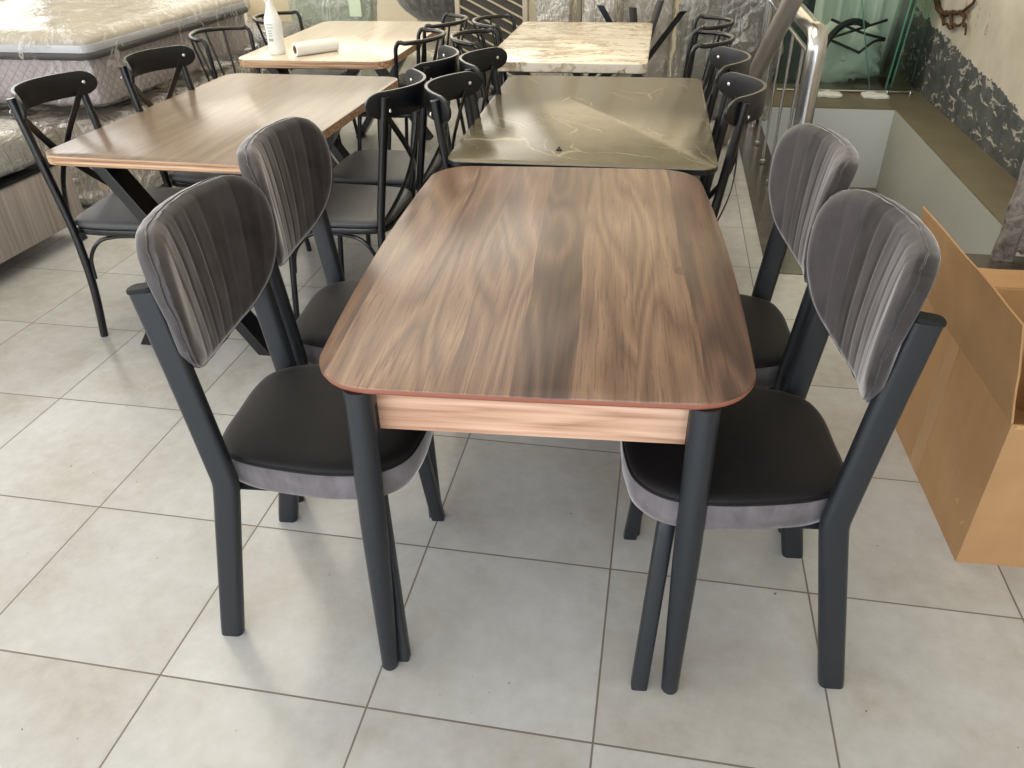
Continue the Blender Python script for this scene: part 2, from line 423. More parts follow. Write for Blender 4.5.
def kids(o): return [c for c in bpy.data.objects if c.parent == o]

def dup(root, loc, rz, label):
    r = root.copy(); col.objects.link(r); r.location = loc; r.rotation_euler = (0, 0, rz); r['label'] = label
    for ch in kids(root):
        c = ch.copy(); col.objects.link(c); c.parent = r
        for g in kids(ch):
            d = g.copy(); col.objects.link(d); d.parent = c
    return r

def structure(o): o['kind'] = 'structure'; return o
D2R = math.radians

# ------------------------------------------------------------------ the room
WX0, WX1, WY0, WY1, H = -5.6, 2.63, -3.4, 7.6, 4.2
OX0, OX1, OY0, OY1 = 1.26, 2.32, 2.8, 5.65           # stair opening
g = G()
for a, b in (((WX0, WY0), (OX0, WY1)), ((OX1, WY0), (WX1, WY1)), ((OX0, WY0), (OX1, OY0)), ((OX0, OY1), (OX1, WY1))):
    g.box((a[0], a[1], -.12), (b[0], b[1], 0))
structure(g.build('floor', M['tile'], smooth=0))
g = G()
g.box((1.07, 2.45, -.005), (OX0 + .004, OY1, .004)); g.box((OX0, 2.45, -.005), (OX1, OY0, .004))
structure(g.build('trim_1', M['threshold'], smooth=0))
g = G(); g.box((OX1 - .004, 2.45, -.005), (WX1, 7.0, .004)); g.box((1.07, OY1 - .004, -.005), (OX1, 7.0, .004))
structure(g.build('trim_2', M['stone'], smooth=0))
g = G()       # stair well
g.box((OX1 - .006, OY0 - .1, -1.7), (OX1 + .004, OY1 + .004, -.0045))
structure(g.build('wall_stairwell_right', M['well_grey'], smooth=0))
g = G(); g.box((OX0, OY1 - .006, -1.7), (OX1, OY1 + .004, -.0045)); structure(g.build('wall_stairwell_far', M['well'], smooth=0))
g = G(); g.box((OX0 - .1, OY0 - .1, -1.7), (OX0, OY1 + .1, -.115)); g.box((OX0, OY0 - .1, -1.7), (OX1, OY0, -.115)); structure(g.build('wall_stairwell_near', M['well'], smooth=0))
g = G()
for i in range(7):
    g.box((OX0, OY1 - .28 * (i + 1), -1.7), (OX1, OY1 - .28 * i, -.62 - .16 * i))
structure(g.build('stairs', M['stone'], smooth=0))

def wall_with_openings(name, axis, c0, c1, u0, u1, z0, z1, holes, m):
    """axis 'x': wall across x (normal y); holes: list of (u0,u1,z0,z1)"""
    g = G()
    us = sorted({u0, u1, *[h[0] for h in holes], *[h[1] for h in holes]})
    zs = sorted({z0, z1, *[h[2] for h in holes], *[h[3] for h in holes]})
    for a, b in zip(us, us[1:]):
        for c, d in zip(zs, zs[1:]):
            mu, mz = (a + b) / 2, (c + d) / 2
            if any(h[0] < mu < h[1] and h[2] < mz < h[3] for h in holes): continue
            if axis == 'x': g.box((a, c0, c), (b, c1, d))
            else: g.box((c0, a, c), (c1, b, d))
    return structure(g.build(name, m, smooth=0))

def window(name, axis, c, hole, pane_m, bars, fw=.06):
    u0, u1, z0, z1 = hole
    w = structure(bpy.data.objects.new(name, None)); col.objects.link(w)
    g = G()
    def bx(a, b, z_a, z_b, t=.05):
        if axis == 'x': g.box((a, c - t, z_a), (b, c + t, z_b))
        else: g.box((c - t, a, z_a), (c + t, b, z_b))
    bx(u0, u1, z0, z0 + fw); bx(u0, u1, z1 - fw, z1); bx(u0, u0 + fw, z0, z1); bx(u1 - fw, u1, z0, z1)
    for b in bars: bx(b - fw / 2, b + fw / 2, z0, z1)
    g.build('window_frame', M['cap'], w, smooth=0)
    if pane_m:
        g = G()
        if axis == 'x': g.box((u0 + fw * .5, c - .006, z0 + fw * .5), (u1 - fw * .5, c + .006, z1 - fw * .5))
        else: g.box((c - .006, u0 + fw * .5, z0 + fw * .5), (c + .006, u1 - fw * .5, z1 - fw * .5))
        g.build('window_pane', pane_m, w, smooth=0)
    return w

hb1 = (-5.2, -.95, 1.2, 4.05); hb2 = (-.85, 2.58, 1.2, 4.05)
wall_with_openings('wall_back', 'x', WY1, WY1 + .2, WX0, WX1 + .2, -.12, H, [hb1, hb2], M['plaster'])
window('window_1', 'x', WY1 + .1, hb1, mat_emit('bright_frosted_pane', (1.0, .95, .84), 2.3), ())
window('window_2', 'x', WY1 + .1, hb2, mat_emit('tan_window_blind', (1.0, .86, .64), .85), ())
hl = [(-2.6, .4, .9, 3.4), (1.2, 6.8, .9, 3.4)]
wall_with_openings('wall_left', 'y', WX0 - .2, WX0, WY0, WY1, -.12, H, hl, M['plaster'])
for i, h in enumerate(hl): window('window_%d' % (3 + i), 'y', WX0 - .1, h, None, ((h[0] + h[1]) / 2,))
hf = (-5.0, 2.2, .25, 2.95)
wall_with_openings('wall_front', 'x', WY0 - .2, WY0, WX0, WX1 + .2, -.12, H, [hf], M['plaster'])
window('window_5', 'x', WY0 - .1, hf, None, (-2.6, -.2))
g = G(); g.box((WX1, WY0, -.12), (WX1 + .2, WY1, H)); structure(g.build('wall_right', M['stain'], smooth=0))
g = G(); g.box((WX0 - .2, WY0 - .2, H), (WX1 + .2, WY1 + .2, H + .15)); structure(g.build('ceiling', M['ceiling'], smooth=0))

# ------------------------------------------------------------------ front dining table
TA = D2R(4.0)
table = empty('dining_table', 'walnut-pattern dining table with rounded corners, light apron and charcoal legs, nearest table', 'table', (.2896, .8246, 0), TA)
pts = []
def table_outline(hl_, hw_mid, hw_end, rc):
    P = []
    def hw(v): return hw_end + (hw_mid - hw_end) * (1 - (v / (hl_ - rc)) ** 2) if abs(v) < hl_ - rc else hw_end
    n = 14
    for i in range(n + 1):
        v = -(hl_ - rc) + 2 * (hl_ - rc) * i / n; P.append((hw(v), v))
    for i in range(1, 12):
        a = PI / 2 * i / 12; P.append((hw_end - rc + rc * math.cos(a), hl_ - rc + rc * math.sin(a)))
    m = 8
    for i in range(m + 1):
        u = (hw_end - rc) * (1 - 2 * i / m); P.append((u, hl_ + .003 * (1 - (u / (hw_end - rc)) ** 2)))
    for i in range(1, 12):
        a = PI / 2 + PI / 2 * i / 12; P.append((-hw_end + rc + rc * math.cos(a), hl_ - rc + rc * math.sin(a)))
    half = len(P)
    for i in range(n + 1):
        v = (hl_ - rc) - 2 * (hl_ - rc) * i / n; P.append((-hw(v), v))
    for i in range(1, 12):
        a = PI + PI / 2 * i / 12; P.append((-hw_end + rc + rc * math.cos(a), -hl_ + rc + rc * math.sin(a)))
    for i in range(m + 1):
        u = -(hw_end - rc) * (1 - 2 * i / m); P.append((u, -hl_ - .003 * (1 - (u / (hw_end - rc)) ** 2)))
    for i in range(1, 12):
        a = 1.5 * PI + PI / 2 * i / 12; P.append((hw_end - rc + rc * math.cos(a), -hl_ + rc + rc * math.sin(a)))
    return P
ol = table_outline(.660, .434, .418, .125)
g = G(); g.rings([[(*p, .7515) for p in ol], [(*p, .7542) for p in inset(ol, .0006)], [(*p, .755) for p in inset(ol, .002)]]); g.build('tabletop', M['walnut'], table, 60)
g = G(); g.rings([[(*p, .7375) for p in inset(ol, .007)], [(*p, .739) for p in inset(ol, .003)], [(*p, .744) for p in inset(ol, .0004)], [(*p, .7514) for p in ol]]); g.build('edge_band', M['edge'], table, 50)
g = G()
g.box((-.296, -.607, .624), (.296, -.589, .7375)); g.box((-.296, .589, .624), (.296, .607, .7375))
g.box((-.345, -.607, .624), (-.327, .607, .7375)); g.box((.327, -.607, .624), (.345, .607, .7375))
g.build('apron', M['oak'], table, 30, .0015)
for sx in (-1, 1):
    for sy in (-1, 1):
        g = G(); P = []; S = []
        for i in range(13):
            t = i / 12; P.append((sx * (.319 + .001 * t), sy * (.6365 + .052 * t), .7374 * (1 - t))); S.append(1 if t < .45 else 1 - .32 * ((t - .45) / .55))
        P[-1] = (P[-1][0], P[-1][1], .004); P.append((P[-1][0], P[-1][1], 0)); S.append(S[-1] * .86)
        g.tube(P, .0275, 24, (1, 0, 0), scales=S); g.build('leg', M['steel_dark'], table, 50)

# ------------------------------------------------------------------ velvet chairs
def closed_curve(half, n):
    """half outline from top centre down to bottom centre as (y,z), mirrored"""
    P = [Vector((y, z)) for y, z in half] + [Vector((-y, z)) for y, z in reversed(half[1:-1])]
    return resample(smooth_path(P, 10, True), n)

def velvet_chair(label):
    c = empty('velvet_chair', label, 'chair', group='dark grey velvet dining chairs around the walnut table')
    prof = rrect(.032, .055, .013, 5)
    for s in (-1, 1):
        path = smooth_path([(0, s * .2, 0), (.032, s * .2, .17), (.064, s * .2, .34), (.083, s * .2, .44), (.0885, s * .2, .48), (.085, s * .2, .52), (.075, s * .2, .61), (.056, s * .2, .77), (.036, s * .2, .922)], 5)
        path[0].z = 0
        g = G(); g.sweep(path, prof, (0, 1, 0))
        # foot cut level with the floor
        k = len(prof)
        for j in range(k): g.v[j] = (g.v[j][0], g.v[j][1], 0.0)
        po = g.build('rear_post', M['steel_dark'], c, 40)
        d = Vector((-.17, 0, .985)).normalized()
        g = G(); g.sweep([Vector((.034, s * .2, .922)), Vector((.034, s * .2, .922)) + d * .005, Vector((.034, s * .2, .922)) + d * .008], prof, (0, 1, 0), scales=[1.012, 1.012, .93]); g.build('end_cap', M['cap'], po, 40)
        for zz, xx in ((.865, .0435), (.770, .0585)):
            mt = Matrix.Translation((xx - .0245, s * .2, zz)) @ Matrix.Rotation(-PI / 2 - .17, 4, 'Y')
            g = G(); g.lathe([(.0062, 0), (.0062, .002), (.004, .0034)], seg=12, mt=mt); g.build('screw', M['screw'], po, 40)
        g = G()
        fp = [(.395, s * .145, .452), (.403, s * .166, .40), (.43, s * .238, 0)]
        g.sweep(smooth_path(fp, 3), rrect(.03, .036, .006, 3), (0, 1, 0))
        k = 16
        for j in range(k): g.v[-k + j] = (g.v[-k + j][0], g.v[-k + j][1], 0.0)
        g.build('front_leg', M['steel_dark'], c, 40)
    g = G()
    for s in (-1, 1):
        g.box((.06, s * .15 - .012, .425), (.41, s * .15 + .012, .448)); g.box((.078, min(s * .14, s * .2), .428), (.098, max(s * .14, s * .2), .448))
    g.box((.10, -.14, .425), (.125, .14, .448)); g.box((.385, -.14, .425), (.41, .14, .448)); g.build('seat_frame', M['steel_dark'], c, 40, .003)
    # seat cushion
    half = [(.0, .052), (.09, .053), (.148, .072), (.185, .13), (.205, .23), (.212, .33), (.198, .415), (.15, .468), (.075, .486), (.0, .489)]
    N = 96
    ol2 = closed_curve(half, N)                       # points (y, x)
    cen = Vector((0, .275))
    def ring(scale, z, w=0):
        R = []
        for i, p in enumerate(ol2):
            q = cen + (p - cen) * scale
            wob = 1 + w * noise.noise(Vector((p.x * 16, p.y * 16, z * 30)))
            R.append((cen.y + (q.y - cen.y) * wob, cen.x + (q.x - cen.x) * wob, z))
        return R
    g = G()
    R = [ring(1.0, .523), ring(.995, .529), ring(.975, .5345), ring(.93, .539)] + [ring(k, .539 + .009 * (1 - k * k)) for k in (.85, .72, .55, .38, .2, .05)]
    g.rings(R, True, True); st = g.build('seat', M['velvet_seat'], c, 60)
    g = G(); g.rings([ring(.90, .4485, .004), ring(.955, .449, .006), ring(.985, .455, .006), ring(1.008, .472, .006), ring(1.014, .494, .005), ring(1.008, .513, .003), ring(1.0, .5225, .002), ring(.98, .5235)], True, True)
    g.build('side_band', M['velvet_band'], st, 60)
    g = G(); g.tube([(p.y, p.x, .5235) for p in [cen + (q - cen) * 1.004 for q in ol2]], .0028, 6, (0, 0, 1), True); g.build('seam_piping', M['velvet_seat'], st, 60)
    # back cushion
    half = [(.0, 1.013), (.091, 1.011), (.162, 1.003), (.208, .976), (.233, .930), (.238, .868), (.225, .805), (.192, .754), (.141, .722), (.076, .706), (.0, .700)]
    N = 176
    olb = closed_curve(half, N)
    cz = .875
    nx = Vector((.985, 0, .17)).normalized(); dz = Vector((-.17, 0, .985)).normalized()
    O = Vector((.0855, 0, .49))
    def P3(y, z, off):
        h = (z - .49) / .985
        q = O + dz * h; q.x -= 0
        return q + nx * off + Vector((0, y, 0))
    K = 1.358
    fr0 = lambda y, z: .013 + .098 * (z - .71) + K * y * y
    bk0 = lambda y, z: min(.012 - .057 * (z - .74) + .8 * K * y * y, fr0(y, z) - .038)
    seams = [-.155, -.105, -.055, -.005, .045, .095, .145]
    def front(y, z, k):
        pill = .012 * (1 - k ** 2.6)
        off = fr0(y, z) + pill
        u = y / (.80 + .20 * min(1.2, max(0, (z - .70) / .25)))
        ed = max(0, min(1, (1 - k) / .12))
        gr = 0
        for sm in seams:
            gr += math.exp(-((u - sm) / .0045) ** 2)
        gr = min(gr, 1)
        off -= .013 * max(0, (k - .86) / .14) ** 2
        wr = .002 * noise.noise(Vector((y * 22, z * 9, .3)))
        return off - ed * .0021 * gr + wr
    R = []
    cB = Vector((0, cz))
    def rg(k, f):
        out = []
        for p in olb:
            q = cB + (p - cB) * k; out.append(tuple(P3(q.x, q.y, f(q.x, q.y, k))))
        return out
    back = lambda y, z, k: bk0(y, z) - .006 * (1 - k ** 2)
    ks = [.02, .15, .3, .45, .6, .75, .85, .92, .97]
    for k in ks: R.append(rg(k, lambda y, z, kk: back(y, z, kk)))
    def rim(k, t, amp):
        def f(y, z, kk):
            b = back(y, z, 1); fr = fr0(y, z)
            w = noise.noise(Vector((y * 30, z * 26, t * 7)))
            w2 = noise.noise(Vector((y * 60, z * 55, t * 3 + 4)))
            return b + (fr - b) * t + amp * (w + .5 * w2)
        out = []
        for p in olb:
            ww = 1 + amp * 2.2 * noise.noise(Vector((p.x * 34, p.y * 30, t * 9 + 2)))
            q = cB + (p - cB) * k * ww; out.append(tuple(P3(q.x, q.y, f(q.x, q.y, k))))
        return out
    R += [rim(.985, .06, .003), rim(1.0, .22, .004), rim(1.003, .42, .005), rim(.999, .50, .0045), rim(1.004, .60, .004), rim(1.002, .72, .003)]
    for k in [1 - i * .0125 for i in range(0, 10)] + [.885 - i * .0235 for i in range(1, 37)] + [.024, .012]:
        if k <= .01: break
        R.append(rg(k if k < 1 else .996, front))
    g = G(); g.rings(R, True, True); bk = g.build('backrest', M['velvet_back'], c, 75)
    g = G(); loop = [Vector(p) for p in rim(1.0035, .50, .0045)]
    g.tube(loop, .0018, 6, tuple(nx), True); g.build('seam_piping', M['velvet_back'], bk, 75)
    g = G(); g.box((.046, -.19, .77), (.058, .19, .81)); g.build('back_rail', M['steel_dark'], c, 40, .002)
    return c
v0 = velvet_chair('dark grey velvet chair with shield back at near left of the walnut table')
v0.location = (-.409, .345, 0); v0.rotation_euler = (0, 0, D2R(4.7))
dup(v0, (.995, .435, 0), D2R(185.4), 'dark grey velvet chair in front of the cardboard box, near right of the walnut table')
dup(v0, (-.460, .827, 0), D2R(5.2), 'dark grey velvet chair at far left of the walnut table, beside the brown table')
dup(v0, (.959, .923, 0), D2R(184.9), 'dark grey velvet chair at far right of the walnut table, by the stair opening')

# ------------------------------------------------------------------ cross-back chairs
def cross_chair(label):
    c = empty('cross_back_chair', label, 'chair', group='black cross-back metal chairs at the middle tables')
    for s in (-1, 1):
        g = G(); g.tube(smooth_path([(0, s * .2, 0), (.024, s * .2, .22), (.022, s * .2, .44), (-.006, s * .2, .66), (-.045, s * .2, .93)], 6), .0152, 12, (0, 1, 0))
        g.build('rear_leg', M['black'], c, 45)
        g = G(); g.tube([(.395, s * .178, .448), (.43, s * .195, 0)], .012, 12, (0, 1, 0)); g.build('front_leg', M['black'], c, 45)
        # arched brace below the seat
        g = G(); g.tube(smooth_path([(.042, s * .196, .255), (.052, s * .196, .34), (.10, s * .192, .405), (.17, s * .19, .425), (.26, s * .185, .425), (.33, s * .182, .405), (.385, s * .183, .34), (.40, s * .186, .255)], 5), .0075, 8, (0, 1, 0)); g.build('arched_brace', M['black'], c, 45)
        # crossing strap of the back
        g = G()
        g.sweep(smooth_path([(-.038 + s * .004, s * .19, .875), (-.058 + s * .004, s * .05, .73), (-.045 + s * .004, -s * .08, .6), (.012, -s * .19, .475)], 6), rrect(.03, .004, .0015, 2), (0, .72, -.69 * s)); g.build('back_strap', M['black'], c, 45)
    # seat and its rim
    ol = [tuple(p) for p in closed_curve_xy([(-.004, 0), (-.002, .12), (.022, .178), (.09, .202), (.25, .212), (.37, .21), (.425, .18), (.445, .09), (.447, 0)])]
    g = G(); g.slab(ol, .435, .458, .003); g.build('seat_rim', M['black'], c, 40)
    cen = (.225, 0); sc_ = lambda k, z: [(cen[0] + (p[0] - cen[0]) * k, p[1] * k, z) for p in ol]
    g = G(); g.rings([sc_(.97, .4582), sc_(1.0, .466), sc_(1.0, .476), sc_(.97, .484), sc_(.9, .489), sc_(.7, .493), sc_(.4, .496), sc_(.05, .497)]); g.build('seat', M['seat_grey'], c, 60)
    # curved top slat
    n = 44; hw = .234; cv = 2.477; R = []
    pts_ = []
    for i in range(n + 1):
        y = hw * math.sin((i / n - .5) * PI) if True else 0
        x = -.120 + cv * y * y
        e = hw - abs(y); half_h = .043 * (math.sqrt(max(0, 1 - (1 - min(1, e / .043)) ** 2)) + .03 if e < .043 else 1.03)
        pts_.append((x, y, half_h))
    V = []; F = []
    for (x, y, hh) in pts_:
        zc = .900
        for dx, dzz in ((-.0055, -hh), (-.0055, hh), (.0055, hh), (.0055, -hh)):
            nrm = Vector((1, -2 * cv * y, 0)).normalized()
            V.append((x + nrm.x * dx, y + nrm.y * dx, zc + dzz - .10 * 0))
    for i in range(n):
        for j in range(4):
            q = (j + 1) % 4; F.append((i * 4 + j, i * 4 + q, (i + 1) * 4 + q, (i + 1) * 4 + j))
    F += [(3, 2, 1, 0), tuple(n * 4 + j for j in range(4))]
    g = G(); g.add(V, F); sl = g.build('back_slat', M['black_satin'], c, 40, .0015)
    for s in (-1, 1):
        y = s * .2; x = -.120 + cv * y * y
        nr = Vector((1, -2 * cv * y, 0)).normalized()
        ang = math.atan2(nr.y, nr.x)
        mt = Matrix.Translation(Vector((x, y, .903)) + nr * .0055) @ Matrix.Rotation(ang, 4, 'Z') @ Matrix.Rotation(PI / 2, 4, 'Y')
        g = G(); g.lathe([(.0065, 0), (.006, .002), (.003, .0035)], seg=10, mt=mt); g.build('screw', M['screw'], sl, 40)
        mt = Matrix.Translation((-.058, s * .2, .885)) @ Matrix.Rotation(-PI / 2, 4, 'Y')
        g = G(); g.lathe([(.0065, 0), (.006, .004), (.003, .006)], seg=10, mt=mt); g.build('screw', M['screw'], sl, 40)
    return c

def closed_curve_xy(half):
    P = [Vector(p) for p in half] + [Vector((x, -y)) for x, y in reversed(half[1:-1])]
    q = resample(smooth_path(P, 8, True), 64)
    A = sum(q[i - 1].x * q[i].y - q[i].x * q[i - 1].y for i in range(len(q)))
    return q if A > 0 else q[::-1]

x0 = cross_chair('black cross-back chair with grey seat at far left edge of photo, by the bed base')
x0.location = (-1.645, 1.645, 0); x0.rotation_euler = (0, 0, D2R(5.5))
dup(x0, (-1.568, 2.205, 0), D2R(-1), 'black cross-back chair by the mattress, second along the left side of the brown table')
dup(x0, (-.427, 1.805, 0), D2R(180), 'black cross-back chair at near right of the brown table, its back toward the marble table')
dup(x0, (-.424, 2.30, 0), D2R(181), 'black cross-back chair at far right of the brown table, near the pale table')
dup(x0, (-.158, 1.775, 0), D2R(0), 'black cross-back chair at near left of the dark marble table, back to back with another')
dup(x0, (-.156, 2.275, 0), D2R(-1), 'black cross-back chair at far left of the dark marble table')
dup(x0, (.746, 1.855, 0), D2R(180), 'black cross-back chair at near right of the dark marble table, by the steel railing')
dup(x0, (.733, 2.37, 0), D2R(181), 'black cross-back chair at far right of the dark marble table, below the wire-back chairs')

# ------------------------------------------------------------------ hoop-back chairs
def hoop_chair(label):
    c = empty('hoop_back_chair', label, 'chair', group='black hoop-back metal chairs at the rear tables')
    top = .832
    def plan(t):                      # t -1..1 along the hoop
        a = t * 1.2; return Vector((.16 - .24 * math.cos(a) , .219 * math.sin(a) / math.sin(1.2), 0))
    hp = [Vector((.15, -.20, .455)), Vector((.135, -.21, .62)), Vector((.125, -.216, .767)), Vector((.118, -.218, .807)), Vector((.098, -.219, .829))]
    for i in range(15):
        p = plan(-1 + 2 * i / 14); p.z = top - .008 * abs(-1 + i / 7) ; hp.append(p)
    hp += [Vector((.098, .219, .829)), Vector((.118, .218, .807)), Vector((.125, .216, .767)), Vector((.135, .21, .62)), Vector((.15, .20, .455))]
    g = G(); g.tube(smooth_path(hp, 4), .0115, 10, (1, .01, .02)); g.build('hoop', M['black'], c, 50)
    for t in (-.62, -.22, .22, .62):
        p = plan(t); p.z = top - .006
        q = Vector((.06 - .02 * (1 - abs(t)), p.y * .72, .45))
        g = G(); g.tube([q, p], .0062, 8, (0, 1, 0)); g.build('spindle', M['black'], c, 50)
    for s in (-1, 1):
        g = G(); g.tube([(.055, s * .165, .445), (0, s * .205, 0)], .012, 10, (0, 1, 0)); g.build('rear_leg', M['black'], c, 50)
        g = G(); g.tube([(.385, s * .165, .445), (.43, s * .2, 0)], .012, 10, (0, 1, 0)); g.build('front_leg', M['black'], c, 50)
    ol = [tuple(p) for p in closed_curve_xy([(.02, 0), (.022, .11), (.05, .175), (.13, .2), (.27, .208), (.37, .2), (.415, .165), (.43, .09), (.432, 0)])]
    g = G(); g.slab(ol, .437, .456, .003); g.build('seat_rim', M['black'], c, 40)
    sc_ = lambda k, z: [(.225 + (p[0] - .225) * k, p[1] * k, z) for p in ol]
    g = G(); g.rings([sc_(.95, .4562), sc_(.98, .464), sc_(.98, .474), sc_(.95, .482), sc_(.85, .487), sc_(.6, .49), sc_(.05, .492)]); g.build('seat', M['seat_grey'], c, 60)
    return c
h0 = hoop_chair('black hoop-back chair at near left of the pale table, before the wrapped mattress')
h0.location = (-2.055, 3.47, 0); h0.rotation_euler = (0, 0, D2R(-6))
dup(h0, (-1.985, 4.10, 0), D2R(4), 'black hoop-back chair at the far left of the pale table, behind the spray bottle')
dup(h0, (-.752, 3.46, 0), D2R(180), 'black hoop-back chair at the near right corner of the pale table')
dup(h0, (-.755, 4.03, 0), D2R(180), 'black hoop-back chair at the far right of the pale table, below the round plush armchair')
dup(h0, (-.535, 3.46, 0), D2R(0), 'black hoop-back chair at the near left of the white marble table')
dup(h0, (-.54, 4.02, 0), D2R(0), 'black hoop-back chair at the far left of the white marble table, below the slatted frame')
dup(h0, (.785, 3.50, 0), D2R(180), 'black hoop-back chair right of the white marble table, the nearer one')
dup(h0, (.815, 4.06, 0), D2R(180), 'black hoop-back chair right of the white marble table, the farther one')

# ------------------------------------------------------------------ rear tables
def rect_outline(x0, x1, y0, y1, r, n=6):
    P = []
    for cx, cy, a0 in ((x1 - r, y1 - r, 0), (x0 + r, y1 - r, PI / 2), (x0 + r, y0 + r, PI), (x1 - r, y0 + r, 1.5 * PI)):
        for i in range(n + 1):
            a = a0 + PI / 2 * i / n; P.append((cx + r * math.cos(a), cy + r * math.sin(a)))
    return P

def spider_table(name, label, cx, cy, w, l, r, top_m, edge_m, th=.036, rz=0, top=.755, leg_in=.225, n=6):
    t = empty(name, label, 'table', (cx, cy, 0), rz)
    ol = rect_outline(-w / 2, w / 2, -l / 2, l / 2, r, n)
    g = G(); g.rings([[(*p, top - .004) for p in ol], [(*p, top - .001) for p in inset(ol, .001)], [(*p, top) for p in inset(ol, .003)]]); g.build('tabletop', top_m, t, 40)
    g = G(); g.rings([[(*p, top - th) for p in inset(ol, .003)], [(*p, top - th + .003) for p in ol], [(*p, top - .0041) for p in ol]]); g.build('edge', edge_m, t, 40)
    zt = top - th - .004
    ha, hb, hy = leg_in, leg_in + .03, l / 2 - .055
    for sy in (-1, 1):
        for k, sx in enumerate((-1, 1)):
            yy = sy * (hy - .0 if k == 0 else hy - .0); w2 = .045 if k == 0 else .044
            x0_, x1_ = sx * ha, -sx * hb; hw_ = .026
            V = [(x0_ - hw_, zt), (x0_ + hw_, zt), (x1_ + hw_, 0), (x1_ - hw_, 0)]
            g = G(); g.add([(x, yy - w2, z) for x, z in V] + [(x, yy + w2, z) for x, z in V], [(0, 1, 2, 3), (7, 6, 5, 4), (0, 4, 5, 1), (1, 5, 6, 2), (2, 6, 7, 3), (3, 7, 4, 0)])
            g.build('leg', M['black'], t, 0, .002)
    g = G(); g.box((-.02, -hy, .34), (.02, hy, .37)); g.build('stretcher', M['black'], t, 0)
    for sy in (-1, 1):
        g = G(); g.box((-ha - .06, sy * hy - .045, zt), (ha + .06, sy * hy + .045, zt + .0045)); g.build('mounting_plate', M['black'], t, 0)
    return t
spider_table('dining_table', 'brown wooden table with thick striped edge and black crossed legs, left of the velvet chairs', -1.15, 2.08, .89, 1.385, .07, M['plank'], M['ply_edge'], .036, D2R(-.5))
spider_table('dining_table', 'pale wooden table holding the spray bottle and paper roll, at the rear left', -1.325, 3.80, .86, 1.37, .09, M['pale_wood'], M['ply_edge'], .04, D2R(1))
spider_table('dining_table', 'dark marble table with gold veins behind the walnut table', .268, 2.192, .89, 1.36, .06, M['dmarble'], M['black_satin'], .022, D2R(1.2))
spider_table('dining_table', 'white marble table with thick edge at the rear centre', .02, 3.85, .84, 1.36, .05, M['wmarble'], M['wmarble'], .045, D2R(.5))
# small broken chip lying on the dark marble
g = G(); g.box((.0, .0, 0), (.02, .008, .007)); g.box((.006, .004, .004), (.013, .012, .013))
o = g.build('plastic_clip', M['black'], None, 30, .001); o.location = (.19, 1.66, .755); tag(o, 'tiny black clip lying on the dark marble table', 'clip')

# spray bottle and paper roll
b = empty('spray_bottle', 'white plastic spray bottle standing on the pale table', 'bottle', (-1.565, 3.285, .755), D2R(-20))
g = G(); g.lathe([(.038, 0), (.043, .006), (.043, .03), (.0435, .10), (.046, .155), (.044, .175), (.034, .20), (.025, .22), (.021, .24), (.02, .285)], seg=24); g.build('bottle_body', M['white'], b, 50)
g = G(); g.lathe([(.0205, .285), (.022, .287), (.022, .312), (.015, .316)], seg=20); g.build('neck_ring', M['white'], b, 40)
g = G(); g.box((-.014, -.05, .314), (.014, .03, .34)); g.box((-.008, -.066, .322), (.008, -.048, .336)); sp_ = g.build('spray_head', M['white'], b, 30, .003)
g = G(); g.tube(smooth_path([(0, -.03, .315), (0, -.038, .29), (0, -.03, .262)], 4), .005, 8, (1, 0, 0)); g.build('trigger', M['white'], sp_, 40)
g = G()
for i, zz in enumerate((.150, .135, .12, .108, .096, .07)):
    V = []; F = []
    r_ = .0465; w_ = .9 if i < 2 else .55
    for k in range(9):
        a = -PI / 2 - w_ / 2 + w_ * k / 8 + .25; V += [(r_ * math.cos(a), r_ * math.sin(a), zz), (r_ * math.cos(a), r_ * math.sin(a), zz + (.004 if i < 5 else .014))]
    for k in range(8): F.append((2 * k, 2 * k + 2, 2 * k + 3, 2 * k + 1))
    g.add(V, F)
tag(g.build('printed_label', simple('grey_green_print', srgb(150, 168, 156), .5), b, 40), 'faint grey-green printed lines')
r = empty('paper_roll', 'short white paper roll lying on the pale table beside the spray bottle', 'roll', (-1.35, 3.31, .755), D2R(50))
g = G(); Lr = .25
mt = Matrix.Translation((-Lr / 2, 0, .034)) @ Matrix.Rotation(PI / 2, 4, 'Y')
g.lathe([(.022, .0), (.034, 0), (.034, Lr), (.022, Lr), (.022, 0)], seg=28, mt=mt); g.f = g.f[:-2]; g.build('paper', M['paper'], r, 40)
g = G(); g.lathe([(.018, .002), (.0218, .002), (.0218, Lr - .002), (.018, Lr - .002), (.018, .002)], seg=24, mt=mt); g.f = g.f[:-2]; g.build('core', M['kraft'], r, 40)

